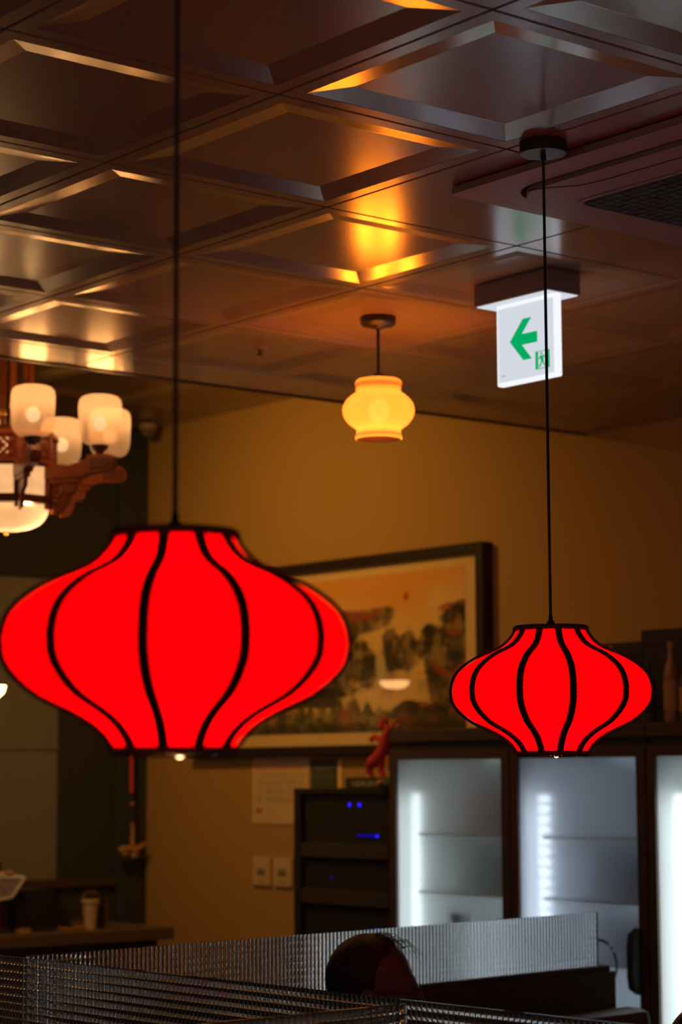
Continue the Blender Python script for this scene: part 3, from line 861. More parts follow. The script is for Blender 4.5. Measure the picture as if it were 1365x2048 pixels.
def landscape(u, v):
    n1 = fbm(u, v, 5, 3, 11); n2 = fbm(u, v, 14, 7, 31); n3 = fbm(u, v, 40, 9, 51); n4 = fbm(u, v, 26, 22, 71)
    cream = np.array([0.92, 0.63, 0.25]); orange = np.array([0.92, 0.38, 0.06]); ink = np.array([0.035, 0.030, 0.02]); red = np.array([0.42, 0.085, 0.035]); green = np.array([0.10, 0.095, 0.035])
    def mix(a, b, m): return a * (1 - m[..., None]) + b * m[..., None]
    img = np.ones(u.shape + (3,)) * cream
    img = mix(img, orange, sstep(0.72, 1.0, v + (n1 - 0.5) * 0.35) * 0.8)
    img = mix(img, orange, sstep(0.45, 0.7, n1) * 0.22)
    img = mix(img, np.array([0.45, 0.30, 0.17]), sstep(0.3, 0.05, np.abs(v - 0.24 - 0.1 * n1)) * sstep(.45, .7, n2) * 0.6)
    def blob(cu, cv, su, sv, ang=0.0):
        c, s = math.cos(ang), math.sin(ang)
        du, dv = (u - cu) * 2.55, (v - cv)          # equal units on the sheet
        a, b = du * c + dv * s, -du * s + dv * c
        return np.exp(-(a / su) ** 2 - (b / sv) ** 2)
    def layer(img, field, col, thr, soft, amt, tex=None):
        m = sstep(thr - soft, thr + soft, field)
        if tex is not None: m = m * tex
        return mix(img, col, m * amt)
    brush2 = sstep(0.35, 0.6, n4)
    brush = sstep(0.30, 0.62, n3 * 0.55 + n4 * 0.45)
    # far ridges
    far = blob(.62, .71, .20, .06) + blob(.70, .73, .13, .05, .2) + blob(.54, .66, .16, .07, -.3) + blob(.96, .72, .13, .05, .3) + blob(.46, .72, .18, .06) + blob(.3, .70, .3, .08) + blob(.15, .62, .25, .1)
    img = layer(img, far * (0.35 + 1.2 * n2), ink, 0.30, 0.14, 0.88, 0.5 + 0.5 * brush)
    img = layer(img, (blob(.61, .75, .10, .035) + blob(.67, .76, .08, .03) + blob(.52, .78, .12, .02) + blob(.95, .75, .10, .03)) * (0.4 + n2), red, 0.28, 0.16, 0.9, 0.25 + 0.75 * brush2)
    # middle crags either side of a pale waterfall
    mid = blob(.52, .50, .22, .13, -.5) + blob(.62, .46, .18, .11, -.7) + blob(.74, .52, .07, .14, .2) + blob(.80, .50, .06, .13) + blob(.44, .45, .2, .16) + blob(.30, .5, .3, .16) + blob(.12, .4, .3, .2) + blob(.86, .55, .05, .1, -.4) + blob(.50, .34, .22, .07, -.3)
    img = layer(img, mid * (0.30 + 1.6 * n4), ink, 0.30, 0.13, 0.96, 0.6 + 0.4 * brush)
    img = layer(img, (blob(.56, .56, .10, .04) + blob(.5, .6, .1, .03) + blob(.4, .58, .1, .05)) * (0.3 + n2), red, 0.28, 0.13, 0.85, 0.25 + 0.75 * brush2)
    img = layer(img, blob(.70, .40, .05, .13) * (.5 + n3), np.array([0.70, 0.56, 0.34]), 0.45, 0.2, 0.8)
    # great cliff on the right
    cl = blob(.97, .52, .10, .22) + blob(.92, .34, .11, .22) + blob(.98, .25, .12, .25) + blob(.88, .50, .05, .12)
    img = layer(img, cl * (0.6 + 1.1 * n4), ink, 0.30, 0.12, 0.97, 0.65 + 0.35 * brush)
    img = layer(img, (blob(.96, .63, .07, .05) + blob(.91, .38, .10, .03, -.5) + blob(.88, .13, .12, .03, -.3) + blob(.99, .35, .07, .05)) * (0.4 + n2), red, 0.30, 0.16, 0.9, 0.25 + 0.75 * brush2)
    # lower left wood, lone pine, and the bottom fringe of bushes
    low = blob(.42, .22, .30, .045, -.1) + blob(.50, .26, .18, .04) + blob(.20, .2, .4, .08) + blob(.78, .10, .10, .05) + blob(.80, .17, .07, .02) + blob(.80, .13, .09, .02) + blob(.9, .08, .16, .08)
    img = layer(img, low * (0.35 + 1.1 * n4), ink, 0.32, 0.13, 0.95)
    fringe = 0.16 + 0.10 * (n3 - 0.5) + 0.10 * (vnoise(u, v * 0, 46, 1, 5) - 0.5) - 0.03 * np.sin(u * 9)
    m = sstep(0.02, -0.03, v - fringe)
    img = mix(img, green, m * (0.55 + 0.45 * brush))
    img = mix(img, red, m * sstep(.55, .75, n2) * 0.6)
    img = mix(img, ink, sstep(0.02, -0.05, v - 0.05 - 0.04 * n4) * 0.7)
    sun = sstep(0.030, 0.018, np.hypot((u - .795) * 2.55, v - .845))
    return mix(img, np.array([0.62, 0.07, 0.03]), sun * 0.9)
painted('painted_sheet', pic, 5.9708, PY0, PY1, PZ0, PZ1, 380, 160, landscape)
MB().box(5.962, 5.9635, FY0 - 0.044, FY1 + 0.044, FZ0 + 0.041, FZ1 - 0.041).build('glazing', 'picture_glass', pic, rel=True)

# ------------------------------------------------------------------ papers and switches on the wall
def notice(u, v):
    n = fbm(u, v, 6, 6, 91); k = fbm(u, v, 40, 4, 95)
    base = np.ones(u.shape + (3,)) * np.array([0.66, 0.50, 0.33])
    def mix(a, b, m): return a * (1 - m[..., None]) + b * m[..., None]
    ln = ((np.mod(v * 24, 1) < 0.45) & (u > .08) & (u < .92) & (v > .3) & (v < .78) & (k > .42)).astype(float)
    base = mix(base, np.array([.30, .20, .13]), ln * .55)
    hd = ((np.abs(v - .84) < .02) & (u > .06) & (u < .9)).astype(float)
    base = mix(base, np.array([.55, .10, .05]), hd * .7)
    st = (np.hypot((u - .12), (v - .19) * 1.3) < .06).astype(float)
    base = mix(base, np.array([.5, .04, .03]), st * .8)
    return mix(base, np.array([.80, .42, .10]), sstep(.5, .75, n) * .5)
np_ = empty('wall_notice', (5.998, 7.805, 1.545), 'pale paper notice with a red heading on the wall below the painting', 'notice')
MB().box(5.994, 5.999, 8.011, 7.598, 1.545, 1.84).build('sheet', 'paper_cream', np_, rel=True)
painted('print', np_, 5.9935, 8.009, 7.60, 1.547, 1.838, 110, 80, notice)
gn = empty('wall_notice', (5.998, 7.50, 1.70), 'small dark green certificate on the wall right of the pale notice', 'notice')
MB().box(5.992, 5.999, 7.585, 7.41, 1.68, 1.826).build('plate', 'notice_green', gn, rel=True, bevel=0.002)
MB().box(5.9912, 5.9925, 7.548, 7.45, 1.782, 1.792).build('text_line', 'dark_brown', gn, rel=True)
MB().box(5.9912, 5.9925, 7.555, 7.44, 1.752, 1.757).build('text_line', 'dark_brown', gn, rel=True)
MB().box(5.994, 5.999, 7.40, 7.375, 1.69, 1.825).build('paper_edge', 'paper_cream', gn, rel=True)
for i, (y0, y1) in enumerate(((7.999, 7.872), (7.847, 7.718))):
    sw = empty('light_switch', (5.998, (y0 + y1) / 2, 1.272), ('left' if i == 0 else 'right') + ' one of the two beige switch plates beside the black rack', 'switch', 'switch plates')
    MB().box(5.986, 5.999, y0, y1, 1.272, 1.398).build('plate', 'switch_plastic', sw, rel=True, bevel=0.003)
    for k in range(3):
        zz0 = 1.368 - k * 0.027
        MB().box(5.982, 5.988, y0 - 0.035, y1 + 0.035, zz0 - 0.021, zz0).build('rocker', 'dark_brown' if k == 1 else 'switch_plastic', sw, rel=True, bevel=0.002)

# ------------------------------------------------------------------ black equipment rack with blue lights
rk = empty('equipment_rack', (5.74, 6.715, 0), 'black equipment rack with blue indicator lights beside the fridges', 'rack')
RX, RY0, RY1, RZ = 5.47, 7.035, 6.405, 1.706
MB().box(RX + 0.02, 5.985, RY0 - 0.003, RY1 + 0.003, 0.05, RZ - 0.02).build('carcass', 'black_plastic', rk, rel=True)
MB().box(RX, 5.99, RY0, RY1, RZ - 0.022, RZ).build('top', 'black_plastic', rk, rel=True, bevel=0.003)
MB().box(RX, RX + 0.03, RY0, RY0 - 0.045, 0.03, RZ - 0.022).build('side_rail', 'black_plastic', rk, rel=True, bevel=0.003)
MB().box(RX, RX + 0.03, RY1 + 0.045, RY1, 0.03, RZ - 0.022).build('side_rail', 'black_plastic', rk, rel=True, bevel=0.003)
for zc_ in (1.465, 1.285, 1.06):
    MB().box(RX, RX + 0.022, RY0 - 0.047, RY1 + 0.047, zc_ - 0.028, zc_ + 0.028).build('shelf_edge', 'rack_edge', rk, rel=True, bevel=0.002)
for (y, z, sy, sz, m) in ((6.705, 1.643, .007, .007, 'led_blue'), (6.645, 1.643, .007, .007, 'led_blue'), (6.540, 1.525, .008, .005, 'led_blue'), (6.815, 1.362, .004, .004, 'led_blue_dim')):
    MB().sphere((RX + 0.02, y, z), (0.004, sy, sz), 10, 6).build('indicator_light', m, rk, rel=True)
MB().box(RX + 0.014, RX + 0.02, 6.65, 6.545, 1.522, 1.528).build('indicator_strip', 'led_blue_dim', rk, rel=True)
for k in range(4): MB().box(RX + 0.03, 5.9, RY0 - 0.05 if k % 2 else RY1 + 0.1, RY0 - 0.1 if k % 2 else RY1 + 0.05, 0, 0.05).build('foot', 'black_plastic', rk, rel=True)
hp = empty('metal_pole', (5.62, 7.12, 0), 'thin dark metal pole standing left of the black rack', 'pole')
MB().cyl((5.62, 7.12), 0.012, 0.012, 1.22, 12).build('shaft', 'black_metal', hp, rel=True, smooth=True)
MB().cyl((5.62, 7.12), 0.055, 0, 0.014, 20).build('foot_disc', 'black_metal', hp, rel=True)
MB().tube([(5.62, 7.12, 1.165), (5.60, 7.08, 1.16), (5.59, 7.05, 1.165)], 0.008, 8).build('hook', 'black_metal', hp, rel=True, smooth=True)
# boxed set standing on the rack
bx = empty('boxed_set', (5.56, 6.57, RZ), 'flat black box with pale lettering on top of the rack', 'box')
MB().box(5.50, 5.64, 6.745, 6.455, RZ, RZ + 0.042).build('carton', 'carton_dark', bx, rel=True, bevel=0.002)
lt = MB(); yy = 6.70
for k in range(11):
    w = 0.014; h = 0.018
    lt.box(5.4992, 5.5002, yy, yy - 0.003, RZ + 0.010, RZ + 0.010 + h)
    if k % 3 != 1: lt.box(5.4992, 5.5002, yy, yy - 0.011, RZ + 0.010 + h - 0.003, RZ + 0.010 + h)
    if k % 2: lt.box(5.4992, 5.5002, yy - 0.009, yy - 0.012, RZ + 0.010, RZ + 0.010 + h)
    if k % 4 != 3: lt.box(5.4992, 5.5002, yy, yy - 0.011, RZ + 0.010, RZ + 0.013)
    yy -= w + 0.005
lt.build('lettering', 'paper_white', bx, rel=True)
# red ornament leaning at the fridge corner
orn = empty('red_dragon_ornament', (5.45, 6.45, RZ + 0.042), 'red and orange dragon-like ornament curling beside the first fridge', 'ornament')
O = lambda dy, z, dx=0.0: (5.44 + dx, 6.40 + dy, z)
MB().tube([O(.00, 1.935), O(.02, 1.905), O(.03, 1.87), O(.045, 1.84), O(.075, 1.815), O(.11, 1.805), O(.125, 1.79), O(.12, 1.765), O(.10, 1.748)], [.014, .022, .027, .029, .028, .023, .018, .012, .006], 10).build('body', 'ornament_red', orn, rel=True, smooth=True)
MB().tube([O(.035, 1.87), O(.06, 1.892), O(.09, 1.903), O(.112, 1.892), O(.105, 1.878)], [.016, .014, .012, .009, .004], 8).build('claw', 'ornament_red', orn, rel=True, smooth=True)
MB().tube([O(.05, 1.82), O(.06, 1.79), O(.05, 1.765), O(.03, 1.745)], [.014, .013, .011, .006], 8).build('tail', 'ornament_red', orn, rel=True, smooth=True)
MB().tube([O(.008, 1.83), O(.012, 1.80), O(.008, 1.775)], [.010, .014, .008], 8).build('fringe', 'ornament_orange', orn, rel=True, smooth=True)
fl = MB()
for k in range(7):
    a = k * 0.9
    fl.sphere(O(.03 + .018 * math.cos(a), 1.955 + .018 * math.sin(a), .01 * math.sin(2 * a)), (.012, .013, .012), 8, 6)
fl.build('crest', 'ornament_red', orn, rel=True, smooth=True)
fl = MB()
for k, (dy, z) in enumerate(((-.004, 1.952), (-.012, 1.940), (-.03, 1.958), (-.046, 1.938))):
    fl.sphere(O(dy, z), (.011, .011, .010), 8, 6)
fl.build('petals', 'ornament_orange', orn, rel=True, smooth=True)
MB().lathe([(0.0001, 0), (.042, 0), (.048, .015), (.038, .032), (.015, .04), (0.0001, .041)], (5.46, 6.43, RZ + 0.002), 20).build('green_base', 'ornament_green', orn, rel=True, smooth=True)
MB().sphere((5.415, 6.43, RZ + 0.022), .012, 10, 8).build('orange_bead', 'ornament_orange', orn, rel=True, smooth=True)

# ------------------------------------------------------------------ drinks fridges
def fridge(y_left, width, led, label, style):
    r = empty('drinks_fridge', (5.69, y_left - width / 2, 0), label, 'fridge', 'glass-door drinks fridges')
    y0, y1 = y_left, y_left - width
    X0, X1, ZT = 5.40, 5.985, 1.925
    W = 'wood_fridge'
    ydl, ydr = y0 - 0.040, y1 + 0.044           # door opening
    # cabinet shell
    MB().box(X0 + 0.06, X1, y0 - 0.002, y0 - 0.030, 0.06, ZT - 0.05).build('side_panel', W, r, rel=True)
    MB().box(X0 + 0.06, X1, y1 + 0.030, y1 + 0.002, 0.06, ZT - 0.05).build('side_panel', W, r, rel=True)
    MB().box(X1 - 0.02, X1, y0 - 0.03, y1 + 0.03, 0.06, ZT - 0.05).build('back_panel', 'fridge_white', r, rel=True)
    MB().box(X0 + 0.06, X1 - 0.02, y0 - 0.03, y1 + 0.03, 0.06, 0.12).build('floor_panel', 'fridge_white', r, rel=True)
    MB().box(X0 + 0.06, X1, y0 - 0.002, y1 + 0.002, 1.840, ZT - 0.05).build('ceiling_panel', 'fridge_white', r, rel=True)
    for s, yy in ((1, y0 - 0.030), (-1, y1 + 0.030)):
        MB().box(X0 + 0.07, X1 - 0.02, yy, yy - s * 0.004, 0.12, 1.84).build('liner', 'fridge_white', r, rel=True)
    MB().box(X0, X1, y0, y1, ZT - 0.05, ZT).build('top_cap', W, r, rel=True, bevel=0.006)
    MB().box(X0 + 0.012, X0 + 0.06, y0 - 0.004, y1 + 0.004, 1.853, ZT - 0.05).build('vent_recess', 'black_plastic', r, rel=True)
    MB().box(X0 + 0.03, X1 - 0.05, y0 - 0.02, y1 + 0.02, 0.0, 0.06).build('plinth', 'black_plastic', r, rel=True)
    # door
    d = MB().box(X0, X0 + 0.045, y0 - 0.003, ydl, 0.09, 1.852).box(X0, X0 + 0.045, ydr, y1 + 0.003, 0.09, 1.852)
    d.box(X0, X0 + 0.045, ydl, ydr, 1.814, 1.852).box(X0, X0 + 0.045, ydl, ydr, 0.09, 0.15)
    door = d.build('door_frame', W, r, rel=True)
    MB().box(X0 + 0.010, X0 + 0.014, ydl + 0.005, ydr - 0.005, 0.145, 1.819).build('frosted_pane', 'frosted_glass', door, rel=False, loc=None).location = (-r.location[0], -r.location[1], -r.location[2])
    h = MB().prism([(0.0, 0.0), (0.035, 0.02), (0.042, 0.06), (0.042, 0.16), (0.035, 0.20), (0.0, 0.22)], lambda a, b, dd: (X0 - a, ydr - 0.012 + dd, 1.035 + b), 0.0, 0.032)
    h.build('handle', 'black_plastic', door, bevel=0.004).location = (-r.location[0], -r.location[1], -r.location[2])
    # LED strip just inside the door, left
    yl_ = ydl - style[2]
    st = MB().box(X0 + 0.062, X0 + 0.100, yl_ + 0.012, yl_ + 0.017, 0.2, 1.690).build('led_channel', 'fridge_white', r, rel=True)
    n = 40
    leds = MB()
    for k in range(n):
        z = 1.672 - k * 0.0365
        leds.box(X0 + 0.076, X0 + 0.084, yl_ + 0.012, yl_ - 0.026 - style[0], z - style[1], z + style[1])
    leds.build('led_strip', led, r, rel=True)
    MB().box(X0 + 0.20, X0 + 0.30, ydl - 0.26, ydr + 0.20, 1.832, 1.840).build('interior_fill', led + '_soft', r, rel=True)  # unseen glowing panel added to lift the fridge interior evenly
    for zz_ in (1.30, 1.09, 0.86): MB().box(X1 - 0.034, X1 - 0.024, ydl - 0.06, ydr + 0.04, zz_, zz_ + 0.06).build('interior_fill', led + '_soft', r, rel=True)  # more unseen glowing bars, added at the back to brighten lower shelves
    # shelves and what stands on them
    for z in (1.545, 1.335, 1.125, 0.90, 0.60, 0.30):
        MB().box(X0 + 0.03, X1 - 0.03, ydl - 0.095, ydr + 0.005, z - 0.012, z).build('shelf', 'fridge_shelf', r, rel=True)
    return r, ydl, ydr
def bottle(x, y, z, h, r, mat, label, name='bottle', cat='bottle', cap='black_plastic', group=None, lab='bottle_label'):
    o = empty(name, (x, y, z), label, cat, group)
    MB().lathe([(0.0001, 0), (r * .95, 0), (r, .01), (r, h * .58), (r * .9, h * .66), (r * .42, h * .78), (r * .36, h * .9), (r * .36, h * .93), (0.0001, h * .93)], n=18).build('glass_body', mat, o, smooth=True)
    MB().lathe([(0.0001, h * .92), (r * .42, h * .92), (r * .42, h), (0.0001, h)], n=14).build('cap', cap, o, smooth=True)
    MB().lathe([(r * 1.01, h * .15), (r * 1.015, h * .16), (r * 1.015, h * .5), (r * 1.01, h * .51)], n=18).build('label_band', lab, o, smooth=True)
    return o
f1, a1, b1 = fridge(6.362, 0.656, 'led_white', 'drinks fridge with greenish frosted glass next to the black rack', (0.0, 0.0150, 0.024))
f2, a2, b2 = fridge(5.704, 0.650, 'led_bluish', 'middle drinks fridge with bluish glass behind the sharp red lantern', (0.006, 0.0125, 0.046))
f3, a3, b3 = fridge(5.052, 0.650, 'led_white', 'bright drinks fridge cut off by the right edge', (0.020, 0.0175, 0.034))
# goods blurred behind the frosted panes
def goods(x, y0, y1, z, mats, n, h, label, grp):
    for k in range(n):
        y = y0 + (y1 - y0) * (k + .5) / n
        bottle(x, y, z, h, min(abs(y1 - y0) / n * .42, .036), mats[k % len(mats)], label, group=grp, lab=mats[(k + 1) % len(mats)])
goods(5.60, a1 - .16, b1 + .03, 1.545, ['carton_red', 'bottle_brown'], 4, .22, 'reddish drink bottle blurred on the top shelf of the greenish fridge', 'bottles in the greenish fridge')
goods(5.62, a1 - .08, b1 + .03, 1.335, ['bottle_green', 'fridge_shelf'], 5, .185, 'greenish drink bottle blurred on the second shelf of the greenish fridge', 'bottles in the greenish fridge')
goods(5.62, a2 - .12, b2 + .03, 1.335, ['fridge_shelf', 'carton_blue'], 5, .185, 'bluish drink bottle blurred on the second shelf of the middle fridge', 'bottles in the middle fridge')
goods(5.62, a2 - .10, b2 + .03, 1.125, ['fridge_shelf', 'carton_blue'], 5, .19, 'pale blue drink bottle blurred on the third shelf of the middle fridge', 'bottles in the middle fridge')
jar = empty('lidded_jar', (5.455, 6.026, 1.125), 'dark-lidded jar touching the frosted pane of the greenish fridge', 'jar')
# ring-shaped sticker on the middle pane
stk = MB()
for k in range(18):
    a0 = math.radians(-40 + 8.0 * k); a1_ = math.radians(-40 + 8.0 * (k + 1))
    if k in (9, 11): continue
    R0, R1 = 0.075, 0.084
    stk.prism([(R0 * math.cos(a0), R0 * math.sin(a0)), (R1 * math.cos(a0), R1 * math.sin(a0)), (R1 * math.cos(a1_), R1 * math.sin(a1_)), (R0 * math.cos(a1_), R0 * math.sin(a1_))],
              lambda a, b, d: (d, 5.29 - a, 1.125 + b), 5.4088, 5.4096)
so = stk.build('round_sticker', 'black_plastic', f2, rel=True)

# boxes and bottles on top of the fridges
def carton(x0, x1, y0, y1, z, h, label, mat='carton_dark', stripe=None):
    o = empty('liquor_carton', ((x0 + x1) / 2, (y0 + y1) / 2, z), label, 'box', 'cartons on the fridges')
    MB().box(x0, x1, y0, y1, z, z + h * 0.86).build('carton_body', mat, o, rel=True, bevel=0.003)
    MB().box(x0 - 0.003, x1 + 0.003, y0 + 0.003 * (1 if y0 > y1 else -1), y1 - 0.003 * (1 if y0 > y1 else -1), z + h * 0.84, z + h).build('carton_lid', mat, o, rel=True, bevel=0.003)
    if stripe:
        MB().box(x0 - 0.0045, x0 - 0.001, y0 - 0.02, y1 + 0.02, z + h * .3, z + h * .36).build('gold_band', stripe, o, rel=True)
    return o
FT = 1.925
carton(5.60, 5.80, 5.455, 5.245, FT, 0.285, 'lower dark liquor carton on the fridge behind the sharp red lantern')
carton(5.58, 5.78, 5.225, 4.93, FT, 0.32, 'taller dark liquor carton on the fridges near the right edge')
bottle(5.46, 5.315, FT, 0.245, .022, 'bottle_dark', 'thin bottle with a gold neck just right of the sharp red lantern', cap='bottle_label')
bottle(5.46, 5.255, FT, 0.265, .026, 'bottle_amber', 'gold-labelled bottle in front of the lower carton on the fridge', cap='bottle_label')
bottle(5.47, 5.10, FT, 0.20, .028, 'bottle_dark', 'dark bottle in front of the gap between the two cartons', cap='bottle_dark', lab='carton_dark')
bottle(5.46, 4.985, FT, 0.265, .027, 'bottle_amber', 'amber bottle with a long gold neck near the right edge', cap='bottle_label')
bottle(5.46, 4.915, FT, 0.22, .028, 'bottle_dark', 'dark bottle at the very right edge on the fridge', cap='bottle_dark', lab='bottle_label')
MB().lathe([(0.0001, 0), (.030, 0), (.032, .01), (.032, .105), (.0001, .105)], n=20).build('jar_body', 'fridge_shelf', jar, smooth=True)
MB().lathe([(0.0001, .105), (.036, .105), (.036, .132), (.0001, .132)], n=20).build('lid', 'black_plastic', jar, smooth=True)

# ------------------------------------------------------------------ service counter on the left
ct = empty('service_counter', (4.9, 8.5, 0), 'dark wooden service counter in front of the left wall', 'counter')
MB().box(3.6, 5.655, 8.13, 8.865, 1.045, 1.098).build('counter_top', 'counter_top', ct, rel=True, bevel=0.004)
MB().box(3.65, 5.60, 8.18, 8.85, 0.06, 1.045).build('body', 'counter_wood', ct, rel=True)
for k in range(4):
    MB().box(3.70 + 0.475 * k, 4.13 + 0.475 * k, 8.165, 8.18, 0.12, 1.0).build('front_panel', 'counter_wood', ct, rel=True, bevel=0.004)
MB().box(3.70, 5.55, 8.22, 8.84, 0, 0.06).build('plinth', 'black_plastic', ct, rel=True)
CT = 1.098
# takeaway cup with a domed lid
cup = empty('takeaway_cup', (5.30, 8.26, CT), 'cream takeaway cup with a clear domed lid on the counter', 'cup')
MB().lathe([(0.0001, 0), (.025, 0), (.036, .118), (.0001, .118)], n=28).build('cup_body', 'cup_cream', cup, smooth=True)
MB().lathe([(.0375, .112), (.040, .114), (.040, .128), (.036, .130)], n=28).build('lid_rim', 'cup_cream', cup, smooth=True)
MB().lathe([(.037, .129), (.036, .145), (.029, .160), (.016, .168), (.0001, .169)], n=28).build('domed_lid', 'cup_plastic', cup, smooth=True)
gl = empty('drinking_glass', (5.375, 8.30, CT), 'dark drinking glass right behind the cream takeaway cup', 'glass')
MB().lathe([(0.0001, 0), (.026, 0), (.033, .13), (.031, .13), (.024, .006), (.0001, .006)], n=24).build('tumbler', 'cup_plastic', gl, smooth=True)
MB().lathe([(0.0001, .007), (.0238, .007), (.029, .10), (.0001, .10)], n=20).build('drink', 'bottle_dark', gl, smooth=True)
nt_ = empty('saucer_tray', (5.22, 8.30, CT), 'small pale tray lying left of the takeaway cup', 'tray')
MB().prism(rrect(.12, .09, .015), lambda a, b, d: (a, b, d), 0, .006).build('base', 'counter_top', nt_)
flat_ring('lip', rrect(.125, .095, .016), rrect(.112, .082, .012), .004, .014, 'ornament_tan', nt_)
# till screen seen from behind
tl_ = empty('till_screen', (5.08, 8.45, CT), 'dark till screen tilted back on the counter', 'till')
MB().prism([(0, 0), (.20, 0), (.155, .03), (.085, .165), (.055, .172), (-.10, .172), (-.11, .16), (-.11, 0)], lambda a, b, d: (a, d, b), -.13, .05).build('casing', 'black_plastic', tl_, bevel=0.004)
MB().box(-.10, .10, -.15, -.13, .0, .018).build('cable_cover', 'black_plastic', tl_)
MB().box(-.06, .045, -.03, .03, .172, .179).build('card_slot', 'wood_dark', tl_)
# faceted paper ornament with pale edges on a small stem
po = empty('paper_ornament', (4.905, 8.30, CT), 'faceted purple ornament with pale edges standing on the counter', 'ornament')
def frame_tri(mb, pts, r):
    for i in range(len(pts)): mb.tube([pts[i], pts[(i + 1) % len(pts)]], r, 6)
A, B_, C_, D_ = (-.055, 0, .235), (.075, -.02, .230), (.0, .05, .25), (.012, -.02, .150)
E_ = (-.13, 0.0, .225)
F_ = (-.05, -.01, .14)
fm = MB(); frame_tri(fm, [A, B_, D_], .0065); frame_tri(fm, [A, D_, F_, E_], .0065); frame_tri(fm, [A, C_, B_], .006)
fm.build('pale_edges', 'paper_white', po, smooth=True)
MB().add([A, B_, D_, F_, E_, C_, (-.02, .05, .17)], [(0, 1, 2), (0, 2, 3, 4), (0, 5, 1), (1, 5, 6), (1, 6, 2), (2, 6, 3), (3, 6, 4), (4, 6, 5), (4, 5, 0)]).build('facets', 'fabric_purple', po)
MB().tube([(.0, 0, .012), (.004, .005, .165)], .004, 8).build('stem', 'black_metal', po)
MB().cyl((0, 0), .035, 0, .012, 20).build('foot', 'black_metal', po)
MB().sphere((.012, .0, .252), (.022, .018, .010), 12, 6).build('top_knot', 'ornament_tan', po, smooth=True)
rb = empty('red_box', (4.89, 8.43, CT), 'dull red box on the counter under the purple ornament', 'box')
MB().box(-.10, .055, -.04, .04, 0, .11).build('carton_body', 'box_red', rb, bevel=0.003)
MB().lathe([(0.0001, 0), (.024, 0), (.024, .002), (.0001, .002)], n=20).build('round_emblem', 'ornament_tan', rb)
rb.children[-1].rotation_euler = (math.pi / 2, 0, 0); rb.children[-1].location = (-.015, -.0395, .05)
tg = MB().box(4.91, 4.965, 8.20, 8.235, CT, CT + .02).build('price_tag', 'ornament_tan', bevel=0.002); tag(tg, 'small orange tag lying on the counter by the red box', 'tag')
tw = MB().box(5.06, 5.17, 8.80, 8.815, CT, CT + .13).box(5.05, 5.18, 8.79, 8.825, CT, CT + .01)
two = tw.build('name_board', 'ornament_tan'); tag(two, 'small tan board standing behind the till screen', 'board')
mon = empty('dark_monitor', (4.95, 8.78, CT), 'flat dark monitor at the left edge before the grey pane', 'monitor')
MB().box(-.30, .20, -.012, .012, .10, .28).build('panel', 'black_plastic', mon, bevel=0.004)
MB().box(-.07, -.01, -.01, .01, .01, .12).build('neck', 'black_plastic', mon)
MB().box(-.14, .06, -.07, .07, 0, .012).build('foot', 'black_plastic', mon, bevel=0.003)
# hanging charm on a red cord in the corner
hc_ = empty('hanging_charm', (5.87, 8.80, 2.30), 'carved tan charm hanging on a red cord in the dark corner', 'ornament')
MB().tube([(0, .055, 0), (0, .02, 0), (0, 0, -.01), (0, 0, -.62)], .0085, 8).build('red_cord', 'cord_red', hc_, smooth=True)
MB().sphere((.005, 0, -.672), (.012, .012, .009), 10, 6).build('bead', 'ornament_tan', hc_, smooth=True)
MB().tube([(.006, 0, -.755), (.008, 0, -.81), (.008, 0, -.87)], [.006, .009, .012], 8).build('tassel', 'ornament_tan', hc_, smooth=True)
MB().tube([(.0, 0, -.62), (.006, 0, -.76)], .004, 6).build('dark_cord', 'black_cord', hc_, smooth=True)
cm = MB()
for (dx, dz, rx, rz) in ((-.045, -.885, .026, .020), (-.015, -.88, .026, .016), (.02, -.89, .028, .020), (.05, -.875, .024, .014), (.075, -.862, .016, .010), (.02, -.915, .022, .014), (-.035, -.905, .02, .012)):
    cm.sphere((dx, 0, dz), (rx, .016, rz), 10, 8)
cm.build('carving', 'ornament_tan', hc_, smooth=True)
# security camera in the top corner
sc_ = empty('security_camera', (5.90, 8.72, HIGH + 0.0), 'small pale dome camera in the upper corner beside the chandelier', 'camera')
MB().lathe([(0.0001, 0), (.045, 0), (.045, -.025), (.040, -.03), (.0001, -.03)], n=24).build('base', 'ac_plastic', sc_, smooth=True)
MB().lathe([(.037, -.03), (.035, -.05), (.024, -.064), (.0001, -.069)], n=24).build('dome', 'dark_brown', sc_, smooth=True)

